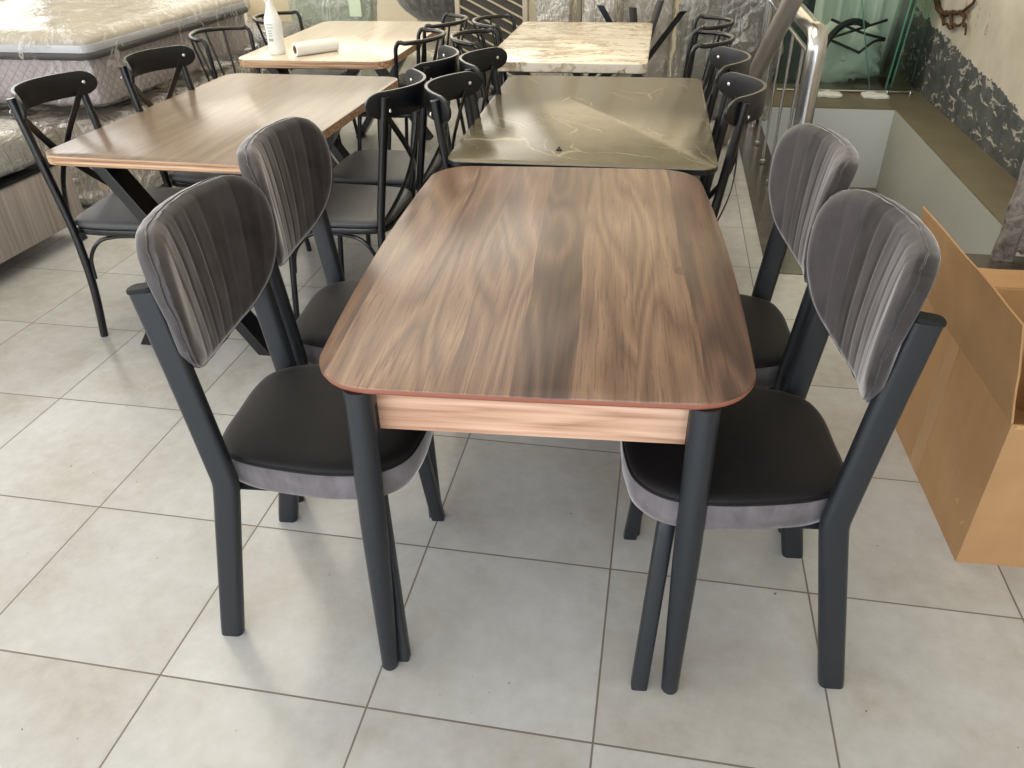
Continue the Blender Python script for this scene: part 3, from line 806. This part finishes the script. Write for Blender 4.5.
# ------------------------------------------------------------------ cardboard box
bx = empty('cardboard_box', 'open brown cardboard box with a raised flap at the right edge', 'box', (1.395, .675, 0), D2R(2))
BW, BL, BH, T = .62, .755, .445, .006
g = G(); g.box((0, 0, 0), (T, BL, BH)); g.box((BW - T, 0, 0), (BW, BL, BH)); g.box((T, 0, 0), (BW - T, T, BH)); g.box((T, BL - T, 0), (BW - T, BL, BH)); g.box((T, T, 0), (BW - T, BL - T, T)); g.build('box_body', M['card'], bx, 0)
def flap(name, pts4, th, m):
    a, b_, c_, d_ = [Vector(p) for p in pts4]; nrm = (b_ - a).cross(d_ - a).normalized() * th
    n = 8; V = []; F = []
    for side in (0, 1):
        for i in range(n + 1):
            for j in range(n + 1):
                u, v = i / n, j / n
                p = a.lerp(b_, u).lerp(d_.lerp(c_, u), v) + nrm * side
                p += nrm * (.9 * noise.noise(Vector((u * 3, v * 3, 1.7))) * v * 2)
                V.append(p)
    k = (n + 1) ** 2; idx = lambda s, i, j: s * k + i * (n + 1) + j
    for s in (0, 1):
        for i in range(n):
            for j in range(n): F.append((idx(s, i, j), idx(s, i + 1, j), idx(s, i + 1, j + 1), idx(s, i, j + 1)))
    for i in range(n):
        F.append((idx(0, i, 0), idx(0, i + 1, 0), idx(1, i + 1, 0), idx(1, i, 0))); F.append((idx(0, i, n), idx(0, i + 1, n), idx(1, i + 1, n), idx(1, i, n)))
        F.append((idx(0, 0, i), idx(0, 0, i + 1), idx(1, 0, i + 1), idx(1, 0, i))); F.append((idx(0, n, i), idx(0, n, i + 1), idx(1, n, i + 1), idx(1, n, i)))
    g = G(); g.add(V, F); return g.build(name, m, bx, 40)
g = G(); g.box((-.0012, .36, .0), (0.0, .43, BH)); tag(g.build('packing_tape', simple('brown_packing_tape', srgb(176, 138, 94), .25, 0, .6, .08, 12), bx, 0), 'shiny brown packing tape')
flap('flap', ((0, .004, BH), (0, BL - .004, BH), (-.05, BL - .006, BH + .255), (-.05, .012, BH + .255)), .005, M['card'])
flap('flap', ((.02, BL, BH), (BW - .01, BL, BH), (BW - .02, BL + .21, BH - .03), (.05, BL + .21, BH - .03)), .005, M['card'])
flap('flap', ((BW, .004, BH), (BW, BL - .004, BH), (BW + .19, BL - .02, BH + .09), (BW + .19, .02, BH + .09)), .005, M['card'])
flap('flap', ((.01, 0, BH), (BW - .01, 0, BH), (BW - .02, .09, BH - .2), (.02, .09, BH - .2)), -.005, M['card_in'])

# ------------------------------------------------------------------ beds and mattresses on the left
def soft_box(g, a, b, r, nx=14, ny=14, nz=6, amp=0, fr=5, seed=0, sag=0):
    """rounded box surface with gentle lumps"""
    a = Vector(a); b = Vector(b); c = (a + b) / 2; h = (b - a) / 2
    V = {}; vs = []; F = []
    def vid(i, j, k):
        key = (i, j, k)
        if key not in V:
            p = Vector((-1 + 2 * i / nx, -1 + 2 * j / ny, -1 + 2 * k / nz)); q = Vector((p.x * h.x, p.y * h.y, p.z * h.z))
            inner = Vector([max(-h[t] + r, min(h[t] - r, q[t])) for t in range(3)])
            d = q - inner
            if d.length > 1e-9: q = inner + d.normalized() * min(r, d.length) if d.length > r * .999 or True else q
            w = c + q
            if amp:
                n_ = noise.noise(w * fr + Vector((seed, 0, 0))); n2 = noise.noise(w * fr * 2.7 + Vector((0, seed, 3)))
                dirv = q.normalized(); w = w + dirv * amp * (n_ + .5 * abs(n2) * 2 - .5)
            V[key] = len(vs); vs.append(w)
        return V[key]
    for i in range(nx):
        for j in range(ny):
            for k in (0, nz): F.append((vid(i, j, k), vid(i + 1, j, k), vid(i + 1, j + 1, k), vid(i, j + 1, k)))
    for i in range(nx):
        for k in range(nz):
            for j in (0, ny): F.append((vid(i, j, k), vid(i + 1, j, k), vid(i + 1, j, k + 1), vid(i, j, k + 1)))
    for j in range(ny):
        for k in range(nz):
            for i in (0, nx): F.append((vid(i, j, k), vid(i, j + 1, k), vid(i, j + 1, k + 1), vid(i, j, k + 1)))
    g.add(vs, F); return g

bb = empty('bed_base', 'grey striped bed base with black trim line at the left edge', 'bed', (-2.36, 2.42, 0), D2R(-1))
g = G(); g.box((-1.5, -1.55, .1), (0, 0, .40)); g.build('base_body', M['base_fabric'], bb, 30, .012)
g = G(); g.box((-1.503, -1.553, .40), (.004, .004, .413)); g.build('trim_line', M['black'], bb, 30, .003)
for px, py in ((-.04, -.06), (-1.45, -.06), (-.04, -1.5), (-1.45, -1.5)):
    g = G(); s_ = 1 if px > -.5 else -1
    g.sweep(smooth_path([(px - s_ * .02, py, .1), (px + s_ * .01, py, .05), (px + s_ * .035, py, 0)], 4), rrect(.045, .022, .004, 2), (0, 1, 0)); g.build('leg', M['steel_dark'], bb, 40)

def wrapped(name, label, cat, a, b, body_m, film_m, r=.05, lumps=.012, film_off=.02, film_amp=.03, seed=1, fr=4, nn=(22, 26, 10)):
    t = empty(name, label, cat, ((a[0] + b[0]) / 2, (a[1] + b[1]) / 2, a[2]))
    o = Vector(t.location); A = Vector(a) - o; B = Vector(b) - o
    g = G(); soft_box(g, A + Vector((0, 0, .008)), B, r, 16, 20, 6, lumps, 3, seed); g.build('body', body_m, t, 60)
    e = Vector((film_off,) * 3); A2 = A - e; A2.z = .004
    g = G(); soft_box(g, A2, B + e, r, *nn, film_amp, fr, seed + 5)
    g.v = [(p[0], p[1], max(.001, p[2])) for p in g.v]
    g.build('plastic_wrap', film_m, t, 0 if film_amp > .03 else 60)
    return t
wrapped('wrapped_mattress', 'mattress in crumpled clear plastic on the grey bed base at left edge', 'mattress', (-3.8, .95, .414), (-2.385, 2.36, .60), simple('grey_beige_cover', srgb(196, 190, 182), .8, 0, .3, .12, 4), M['film'], .05, .012, .02, .035, 3, 5)

mt_ = empty('mattress', 'big quilted cream mattress in clear plastic at top left, with dark piping and lilac side', 'mattress', (-3.06, 3.67, .555))
g = G(); soft_box(g, (-.72, -.88, .0), (.70, .86, .30), .05, 16, 20, 6, .006, 3, 2); g.build('border', M['quilt'], mt_, 60)
g = G(); soft_box(g, (-.735, -.895, .265), (.715, .875, .355), .045, 20, 24, 4, .01, 5, 4); g.build('pillow_top', M['mattress'], mt_, 60)
lp = [Vector((*p, .262)) for p in rect_outline(-.732, .712, -.892, .872, .06)]
g = G(); g.tube(lp, .021, 8, (0, 0, 1), True); g.build('piping', M['charcoal_cloth'], mt_, 60)
lp = [Vector((*p, .295)) for p in rect_outline(-.738, .718, -.898, .878, .06)]
g = G(); g.sweep(lp, rrect(.04, .006, .002, 2), (0, 0, 1), True); g.build('trim_tape', M['lilac'], mt_, 60)
lp = [Vector((-.28 + .016 * math.cos(a), -.893, .15 + .022 * math.sin(a))) for a in [2 * PI * i / 20 for i in range(20)]]
g = G(); g.tube(lp, .006, 6, (0, 1, 0), True); g.build('air_vent', M['white'], mt_, 60)
g = G(); soft_box(g, (-.76, -.915, .004), (.745, .9, .375), .05, 30, 36, 12, .03, 4, 9); g.build('plastic_wrap', M['film_light'], mt_, 50)
wrapped('wrapped_mattress', 'lower brown mattress wrapped in crumpled clear plastic, below the big quilted mattress', 'mattress', (-3.78, 2.78, .0), (-2.40, 4.5, .47), simple('tan_cover', srgb(198, 178, 150), .8, 0, .3, .12, 5), M['film_dense'], .06, .02, .03, .06, 12, 5, (24, 30, 14))

# ------------------------------------------------------------------ things standing along the back
so = wrapped('armchair', 'dark grey plastic-covered armchair behind the hoop-back chairs at the rear left', 'armchair', (-2.85, 4.85, 0), (-2.25, 5.35, .62), simple('dark_grey_upholstery', srgb(78, 80, 82), .7, 0, .4, .1, 8), M['film'], .06, .01, .012, .015, 2)
g = G(); g.slab(rect_outline(-2.98, -2.52, 5.72, 5.80, .01), 0, 1.5, .004); o = g.build('beige_panel', simple('beige_board', srgb(206, 194, 164), .7), None, 30); tag(o, 'beige board leaning upright left of the pale green panel', 'panel')
ol = empty('cloth_bundle', 'orange-brown bundle in plastic at the top left behind the mattress', 'bundle', (-3.12, 5.6, 0))
g = G(); soft_box(g, (-.13, -.12, 0), (.13, .12, .80), .09, 10, 10, 12, .05, 6, 3); g.build('body', simple('orange_brown_cloth', srgb(196, 150, 84), .8, 0, .3, .25, 9), ol, 60)
gp = empty('wrapped_headboard', 'pale green headboard in plastic wrap behind the pale table', 'headboard', (-2.16, 5.62, 0))
g = G(); soft_box(g, (-.335, -.06, .0), (.335, .06, 1.25), .04, 12, 4, 16, .008, 4, 6); g.build('body', simple('pale_green_fabric', srgb(178, 190, 160), .75, 0, .3, .06, 5), gp, 60)
g = G(); soft_box(g, (-.35, -.085, .002), (.35, .085, 1.27), .03, 22, 6, 30, .03, 5, 8); g.build('plastic_wrap', M['film_green'], gp, 50)
g = G(); g.box((.17, -.098, .64), (.27, -.092, .80)); g.build('paper_tag', simple('pale_green_tag', srgb(206, 222, 196), .6), gp, 0)
wrapped('wrapped_sofa', 'cream sofa block under the round plush armchair', 'sofa', (-1.85, 5.75, 0), (-.75, 6.9, .34), simple('cream_upholstery', srgb(226, 218, 196), .8, 0, .3, .04, 4), M['film'], .05, .01, .012, .012, 21)

# round plush armchair
ac = empty('plush_armchair', 'round grey plush bowl armchair with cream rim at the top centre-left', 'armchair', (-1.30, 6.25, .374))
g = G(); R = []
for i in range(9):
    a = PI / 2 * i / 8; rr = .52 * math.sin(a) + .004; zz = .40 - .30 * math.cos(a)
    R.append([(rr * math.cos(2 * PI * j / 36), rr * .9 * math.sin(2 * PI * j / 36), zz) for j in range(36)])
for i in range(7):
    k = i / 6; rr = .515 - .46 * k
    R.append([(rr * math.cos(2 * PI * j / 36), rr * .9 * math.sin(2 * PI * j / 36), .42 - .10 * math.sin(k * PI / 2)) for j in range(36)])
g.rings(R); g.build('bowl', M['fur'], ac, 60)
def bowl_rim(z, f): return [Vector((f * math.cos(2 * PI * j / 40), f * .9 * math.sin(2 * PI * j / 40), z)) for j in range(40)]
g = G(); g.tube(bowl_rim(.15, .328), .02, 10, (0, 0, 1), True); g.build('rim', simple('cream_rattan', srgb(214, 200, 170), .5), ac, 60)
g = G()
bkv = []
for i in range(13):
    a = PI * (i / 12); bkv.append(Vector((.52 * math.cos(a), .44 * math.sin(a), .44)))
R = []
for p in bkv:
    R.append([p + Vector((p.x * .16 * math.cos(t), p.y * .16 * math.cos(t), .22 + .24 * math.sin(t))) for t in [2 * PI * j / 14 for j in range(14)]])
g.rings(R); g.build('backrest', M['fur'], ac, 60)
for s in (-1, 1):
    for q in (-1, 1):
        g = G(); g.tube([(s * .2, q * .18, .16), (s * .24, q * .22, 0)], .016, 8, (1, 0, 0)); g.build('leg', M['black'], ac, 40)

# slatted frame leaning
sf = empty('slatted_frame', 'dark frame of pale slats leaning behind the hoop-back chairs at the top centre', 'bed frame', (-.84, 5.55, 0), D2R(-8))
g = G(); g.box((-.27, .025, .0), (.29, .04, 1.1)); g.build('backing', simple('dark_backing', srgb(70, 66, 58), .8), sf, 0)
for i in range(10):
    z = .28 + i * .078
    g = G(); g.sweep([(-.26, .012, z + .12), (.28, .012, z - .12)], rrect(.022, .012, .003, 2), (0, 1, 0)); g.build('slat', simple('pale_slat', srgb(176, 166, 146), .5) if i == 0 else bpy.data.materials['pale_slat'], sf, 30)
g = G(); g.box((-.30, 0, 0), (-.26, .05, 1.12)); g.box((.26, 0, 0), (.30, .05, 1.12)); g.build('frame', bpy.data.materials['pale_slat'], sf, 30, .003)

wrapped('wrapped_headboard', 'white headboard in shiny plastic left of the grey post, behind the white marble table', 'headboard', (-.47, 5.5, 0), (-.21, 5.66, 1.05), simple('ivory_fabric', srgb(216, 208, 190), .7), M['film_dense'], .03, .008, .02, .035, 31, 5, (14, 8, 36))
g = G(); g.slab(rect_outline(-.165, -.125, 5.5, 5.56, .008), 0, 1.05, .003); o = g.build('grey_post', simple('grey_brown_post', srgb(120, 112, 98), .6), None, 30); tag(o, 'grey upright post between the wrapped headboards behind the white marble table', 'post')
wrapped('ivory_board', 'narrow ivory board in plastic right of the grey post', 'board', (-.105, 5.5, 0), (.13, 5.62, 1.05), simple('warm_ivory_fabric', srgb(206, 196, 172), .7), M['film_dense'], .03, .01, .015, .03, 41, 6, (12, 8, 36))
wrapped('wrapped_headboard', 'beige headboard in plastic behind the upturned black legs', 'headboard', (.16, 5.62, 0), (.56, 5.78, 1.05), simple('beige_fabric', srgb(182, 170, 146), .7, 0, .3, .08, 5), M['film'], .04, .012, .02, .03, 51, 5, (16, 8, 32))
wrapped('wrapped_mattress', 'tall dark grey mattress on end in plastic, behind the wire chairs by the railing', 'mattress', (.62, 5.15, 0), (1.30, 5.42, 1.08), simple('mid_grey_cover', srgb(142, 138, 128), .7, 0, .3, .12, 4), M['film_grey'], .05, .02, .03, .05, 61, 5, (20, 10, 34))
g = G(); g.slab(rect_outline(.88, .99, 5.86, 5.90, .004), 0, 1.5, .003); o = g.build('wooden_board', simple('yellow_pine', srgb(198, 178, 124), .6), None, 30); tag(o, 'yellowish board upright behind the grey wrapped mattress', 'board')

# upturned leg frame behind the white marble table
tf = empty('table_frame', 'upturned black crossed table legs sticking up behind the white marble table', 'table frame', (.34, 5.02, 0))
for (x, y, z) in ((-.29, .05, .79), (-.07, .22, .755), (.125, .25, .80), (.285, -.10, .775)):
    e_ = Vector((x, y, z)); cc = Vector((0, .05, .36)); d = (cc - e_); b2 = e_ + d * (z / (z - .36)) * .985; b2.z = 0.0
    g = G(); g.sweep([e_, b2], rrect(.055, .034, .003, 2), (1, 0, 0))
    k = 12
    for j in range(k):
        g.v[j] = (g.v[j][0], g.v[j][1], z); g.v[-k + j] = (g.v[-k + j][0], g.v[-k + j][1], 0.0)
    g.build('leg', M['black'], tf, 30)

# ------------------------------------------------------------------ railing, pipe, glass
rl = empty('stair_railing', 'stainless steel stair railing with thin rods behind the right velvet chairs', 'railing', (1.19, 2.93, 0))
g = G(); g.tube(smooth_path([(0, .0, 0), (0, 0, .5), (0, 0, .87)], 3) + [(0, .004, .905), (0, .02, .925), (0, .05, .935), (0, .09, .937)], .043, 18, (1, 0, 0)); g.build('corner_post', M['chrome'], rl, 50)
g = G(); g.tube([(0, .06, .937), (0, 2.12, .937)], .040, 16, (1, 0, 0)); g.build('handrail', M['chrome'], rl, 50)
g = G(); g.tube([(0, .03, .83), (0, 2.12, .83)], .010, 10, (1, 0, 0)); g.build('lower_rail', M['chrome'], rl, 50)
for i in range(5):
    y = .36 + .41 * i
    g = G(); g.tube([(0, y, .02), (0, y, .83)], .0085, 10, (1, 0, 0)); rd = g.build('rod', M['chrome'], rl, 50)
    g = G(); g.lathe([(.008, .004), (.018, .008), (.018, .03), (.008, .036)], (0, y, 0), 12); g.build('rod_foot', M['chrome'], rd, 50)
g = G(); g.tube([(0, 2.10, 0), (0, 2.10, .937)], .030, 14, (1, 0, 0)); g.build('post', M['chrome'], rl, 50)
pp = empty('grey_pipe', 'thick dull grey pipe leaning across the railing above the right cross-back chairs', 'pipe', (.95, 4.55, 0))
p0 = Vector((0, 0, .0)); p1 = Vector((1.13 - .95, 3.05 - 4.55, 1.22))
d_ = (p1 - p0)
g = G(); path = [p0 + d_ * (i / 10) for i in range(11)]; path[0] = p0 + Vector((0, 0, .012)); g.tube(path, .046, 22, (1, 0, 0)); g.build('pipe_body', M['pipe'], pp, 50)
g = G(); g.tube([p1, p1 + d_.normalized() * .03], .049, 22, (1, 0, 0)); g.build('end_cap', M['cap'], pp, 50)

gp_ = empty('glass_partition', 'green tinted glass partition with chrome floor rail beyond the stair opening', 'glass', (2.03, 6.16, 0))
g = G(); g.box((-.55, -.005, .03), (.50, .005, 1.9)); g.build('pane', M['glass'], gp_, 0)
g = G(); g.tube([(-.55, 0, .022), (.53, 0, .022)], .011, 10, (0, 0, 1)); g.build('floor_rail', M['chrome'], gp_, 50)
for x in (-.4, .33, .51):
    g = G(); g.lathe([(.016, 0), (.016, .012), (.01, .03)], (x, 0, .004), 12); g.build('rail_foot', M['chrome'], gp_, 40)
for k, (xa, xb, yy) in enumerate(((2.38, 2.50, 6.34), (2.44, 2.57, 6.42), (2.02, 2.33, 6.34))):
    s_ = empty('glass_sheet', ('loose glass sheet leaning right behind the partition, the nearer of two', 'loose glass sheet leaning against the stained wall behind the partition', 'glass sheet with a slanting edge in front of the white sacks')[k], 'glass', (xa, yy, 0))
    dx = (xb - xa) if k < 2 else -(xb - xa)
    if k < 2: P4 = [(0, 0), (.02, 0), (.02 + dx * 2.2, 1.6), (dx * 2.2, 1.6)]
    else: P4 = [(.33, .25), (.352, .25), (.352 + dx * .8, 1.2), (.33 + dx * .8, 1.2)]
    if k < 2:
        g = G(); g.add([(0, 0, .004), (0, .36, .004), (dx * .72, .36, 1.5), (dx * .72, 0, 1.5), (.008, 0, .004), (.008, .36, .004), (.008 + dx * .72, .36, 1.5), (.008 + dx * .72, 0, 1.5)], [(0, 1, 2, 3), (7, 6, 5, 4), (0, 4, 5, 1), (1, 5, 6, 2), (2, 6, 7, 3)]); g.build('pane', M['glass'], s_, 0)
        g = G(); g.add([(-.001, -.002, .004), (.012, -.002, .004), (.012 + dx * .72, -.002, 1.5), (-.001 + dx * .72, -.002, 1.5), (-.001, .006, .004), (.012, .006, .004), (.012 + dx * .72, .006, 1.5), (-.001 + dx * .72, .006, 1.5)], [(0, 1, 2, 3), (7, 6, 5, 4), (0, 3, 7, 4), (1, 5, 6, 2)]); g.build('cut_edge', M['glass_edge'], s_, 0)
    else:
        g = G(); g.sweep([(.24, 0, .003), (-.10, 0, 1.1)], rrect(.014, .008, .002, 2), (0, 1, 0)); g.build('cut_edge', M['glass_edge'], s_, 0)

# wrapped bundle behind the glass
sk = empty('white_sack', 'white sack of cloth tied with black cord behind the glass partition', 'sack', (2.07, 6.64, 0))
g = G(); soft_box(g, (-.30, -.16, .0), (.27, .16, .46), .14, 18, 12, 14, .07, 5, 4); g.build('sack_body', simple('white_sack_cloth', srgb(238, 240, 234), .8, 0, .3, .06, 8), sk, 60)
cords = [[(-.24, -.18, .36), (0, -.215, .45), (.24, -.16, .52)], [(-.2, -.15, .52), (.05, -.215, .43), (.25, -.19, .38)], [(-.22, -.18, .38), (.0, -.225, .30), (.05, -.23, .28)], [(.05, -.23, .27), (.16, -.21, .36), (.25, -.18, .37)]]
for cp in cords:
    g = G(); g.tube(smooth_path(cp, 5), .011, 8, (0, 0, 1)); g.build('cord', M['black'], sk, 50)
ft = empty('folded_drapes', 'white folded drapes standing above the sack behind the glass partition', 'fabric', (2.10, 6.95, 0))
V = []; F = []; nU, nV = 80, 8
for i in range(nU + 1):
    u = i / nU; x = -.36 + .76 * u
    for j in range(nV + 1):
        z = 1.9 * j / nV; V.append((x, -.05 + .035 * math.sin(u * 31) + .012 * math.sin(u * 67 + z * 2), z))
for i in range(nU):
    for j in range(nV): F.append((i * (nV + 1) + j, (i + 1) * (nV + 1) + j, (i + 1) * (nV + 1) + j + 1, i * (nV + 1) + j + 1))
k = len(V); V += [(x, .06, z) for x, y, z in V]; F += [tuple(k + q for q in reversed(f)) for f in F]
for j in range(nV): F.append((j, j + 1, k + j + 1, k + j)); e0 = nU * (nV + 1); F.append((e0 + j, k + e0 + j, k + e0 + j + 1, e0 + j + 1))
g = G(); g.add(V, F); g.build('cloth', bpy.data.materials['white_sack_cloth'], ft, 60)
hs = [Vector((-.06 + .24 * math.cos(a), -.02, .12 + .40 * math.sin(a))) for a in [PI * (.36 + .62 * i / 12) for i in range(13)]]
o = empty('black_hose', 'thick black hose curving over the left of the white sack', 'hose', (2.10, 6.40, 0)); g = G(); g.tube(hs, .028, 12, (0, 1, 0)); g.build('hose_body', M['black_satin'], o, 50)
for x, lab in ((1.86, 'crumpled white rag on the dusty ledge, left one under the glass rail'), (2.22, 'crumpled white rag on the dusty ledge, right one under the glass rail')):
    g = G(); soft_box(g, (-.09, -.07, 0), (.12, .07, .035), .015, 12, 10, 4, .02, 12, x); g.v = [(p[0], p[1], max(.0045, p[2])) for p in g.v]; o = g.build('rag', bpy.data.materials['white_sack_cloth'], None, 50); o.location = (x, 6.03, 0); tag(o, lab, 'rag', 'crumpled rags under the glass')
# dark curtain screen left of the sacks
o = G().box((-.16, -.02, 0), (.16, .02, 1.9)).build('dark_screen', simple('dark_green_screen', srgb(34, 44, 42), .5), None, 0); o.location = (1.56, 6.5, 0); tag(o, 'dark upright screen behind the glass partition, left of the white sack', 'screen')

# dry vine on the stained wall
vn = empty('dry_branch', 'dry brown branch hanging on the stained wall at top right', 'branch', (2.618, 6.3, .52))
br = [[(0, .1, .18), (-.01, -.15, .10), (-.01, -.4, .13), (-.015, -.65, .17), (-.01, -.85, .26)], [(-.01, -.4, .13), (-.02, -.55, .07), (-.01, -.78, .10)], [(-.01, -.15, .10), (-.02, -.33, .06), (-.015, -.55, .05)], [(-.012, -.65, .17), (-.02, -.78, .13), (-.015, -.86, .05)], [(0, .1, .18), (-.01, .0, .26), (-.012, -.1, .36)]]
for k, pth in enumerate(br):
    pa = smooth_path(pth, 6); pa = [p + Vector((0, noise.noise(p * 20) * .03, noise.noise(p * 17 + Vector((3, 0, 0))) * .03)) for p in pa]
    g = G(); g.tube(pa, .024 if k == 0 else .015, 7, (1, 0, 0), scales=[1 - .6 * i / len(pa) for i in range(len(pa))]); g.build('twig', simple('dry_bark', srgb(84, 64, 44), .9, 0, .3, .3, 20) if k == 0 else bpy.data.materials['dry_bark'], vn, 50)

# ornate silver frame at the right edge
of = empty('ornate_frame', 'worn silver ornate frame standing upright at the right edge beyond the box', 'frame', (2.165, 2.76, .004), D2R(-4))
def relief(a, b, w, d, seed):
    g = G(); a = Vector(a); b = Vector(b); n = 40; path = [a.lerp(b, i / n) for i in range(n + 1)]
    k = 18; prof0 = rrect(w, d, min(w, d) * .3, 4); V = []
    t = (b - a).normalized(); sA = Vector((0, 1, 0)); sB = t.cross(sA)
    R = []
    for i, p in enumerate(path):
        f = 1 + .10 * math.sin(i * 1.1 + seed)
        R.append([tuple(p + sB * x * (1 + .12 * noise.noise(Vector((i * .5, j, seed)))) * f + sA * y * (1 + .2 * noise.noise(Vector((i * .6, j * 1.3, seed + 4))))) for j, (x, y) in enumerate(prof0)])
    g.rings(R); return g
relief((0, 0, 0), (.02, .04, 1.5), .085, .07, 1).build('frame_side', M['ornate'], of, 60)
relief((.36, 0, 0), (.38, .04, 1.5), .085, .07, 2).build('frame_side', M['ornate'], of, 60)
relief((.04, .01, .10), (.33, .01, .10), .13, .06, 3).build('frame_rail', M['ornate'], of, 60)
relief((.04, .04, 1.45), (.35, .04, 1.45), .09, .06, 4).build('frame_rail', M['ornate'], of, 60)
g = G(); g.add([(.03, .03, .03), (.35, .03, .03), (.37, .07, 1.48), (.05, .07, 1.48), (.03, .042, .03), (.35, .042, .03), (.37, .082, 1.48), (.05, .082, 1.48)], [(0, 1, 2, 3), (7, 6, 5, 4), (0, 4, 5, 1), (1, 5, 6, 2), (2, 6, 7, 3), (3, 7, 4, 0)]); g.build('backing', simple('dark_mirror_back', srgb(92, 84, 80), .3, .2), of, 0)

# ------------------------------------------------------------------ light
w = bpy.data.worlds.new('daylight'); sc.world = w; w.use_nodes = True
bg = w.node_tree.nodes['Background']; bg.inputs[0].default_value = (.86, .91, 1.0, 1); bg.inputs[1].default_value = 2.0
def portal_light(name, loc, rot, sx, sy, power, c):
    l = bpy.data.lights.new(name, 'AREA'); l.shape = 'RECTANGLE'; l.size = sx; l.size_y = sy; l.energy = power; l.color = c
    o = bpy.data.objects.new(name, l); col.objects.link(o); o.location = loc; o.rotation_euler = rot; return o
portal_light('daylight_front_window', (-1.4, WY0 - .12, 1.6), (PI / 2, 0, 0), 7.0, 2.6, 230, (.90, .94, 1.0))
portal_light('added_overhead_fill', (-1.4, 3.3, H - .03), (0, 0, 0), 3.2, 3.2, 125, (1.0, .90, .74))  # added warm fill from above to brighten the back of the room
portal_light('daylight_left_window', (WX0 - .12, -1.1, 1.9), (0, -PI / 2, 0), 2.0, 2.9, 115, (1.0, .97, .92))
portal_light('daylight_left_window_rear', (WX0 - .12, 4.0, 2.15), (0, -PI / 2, 0), 2.4, 5.4, 120, (1.0, .95, .86))

# ------------------------------------------------------------------ camera
cam = bpy.data.cameras.new('camera'); co = bpy.data.objects.new('camera', cam); col.objects.link(co); sc.camera = co
S = .5 / .6
yaw, pitch, roll = -0.19029415, 0.574439984, -0.0193173365
cy_, sy_, cp_, sp2 = math.cos(yaw), math.sin(yaw), math.cos(pitch), math.sin(pitch)
fw = Vector((sy_ * cp_, cy_ * cp_, -sp2)); ri = Vector((cy_, -sy_, 0)); up = ri.cross(fw)
r2 = ri * math.cos(roll) + up * math.sin(roll); u2 = -ri * math.sin(roll) + up * math.cos(roll)
mtx = Matrix((r2, u2, -fw)).transposed().to_4x4(); mtx.translation = Vector((0.634154896 * S, -1.16448946 * S, 1.83060529 * S))
co.matrix_world = mtx
cam.sensor_width = 36; cam.lens = 775.08 / 1024 * 36; cam.clip_start = .05

sc.view_settings.view_transform = 'Standard'; sc.view_settings.look = 'None'; sc.view_settings.gamma = 1; sc.view_settings.use_curve_mapping = False
sc.view_settings.exposure = -.19
sc.cycles.use_denoising = True
sc.cycles.max_bounces = 8; sc.cycles.transparent_max_bounces = 16
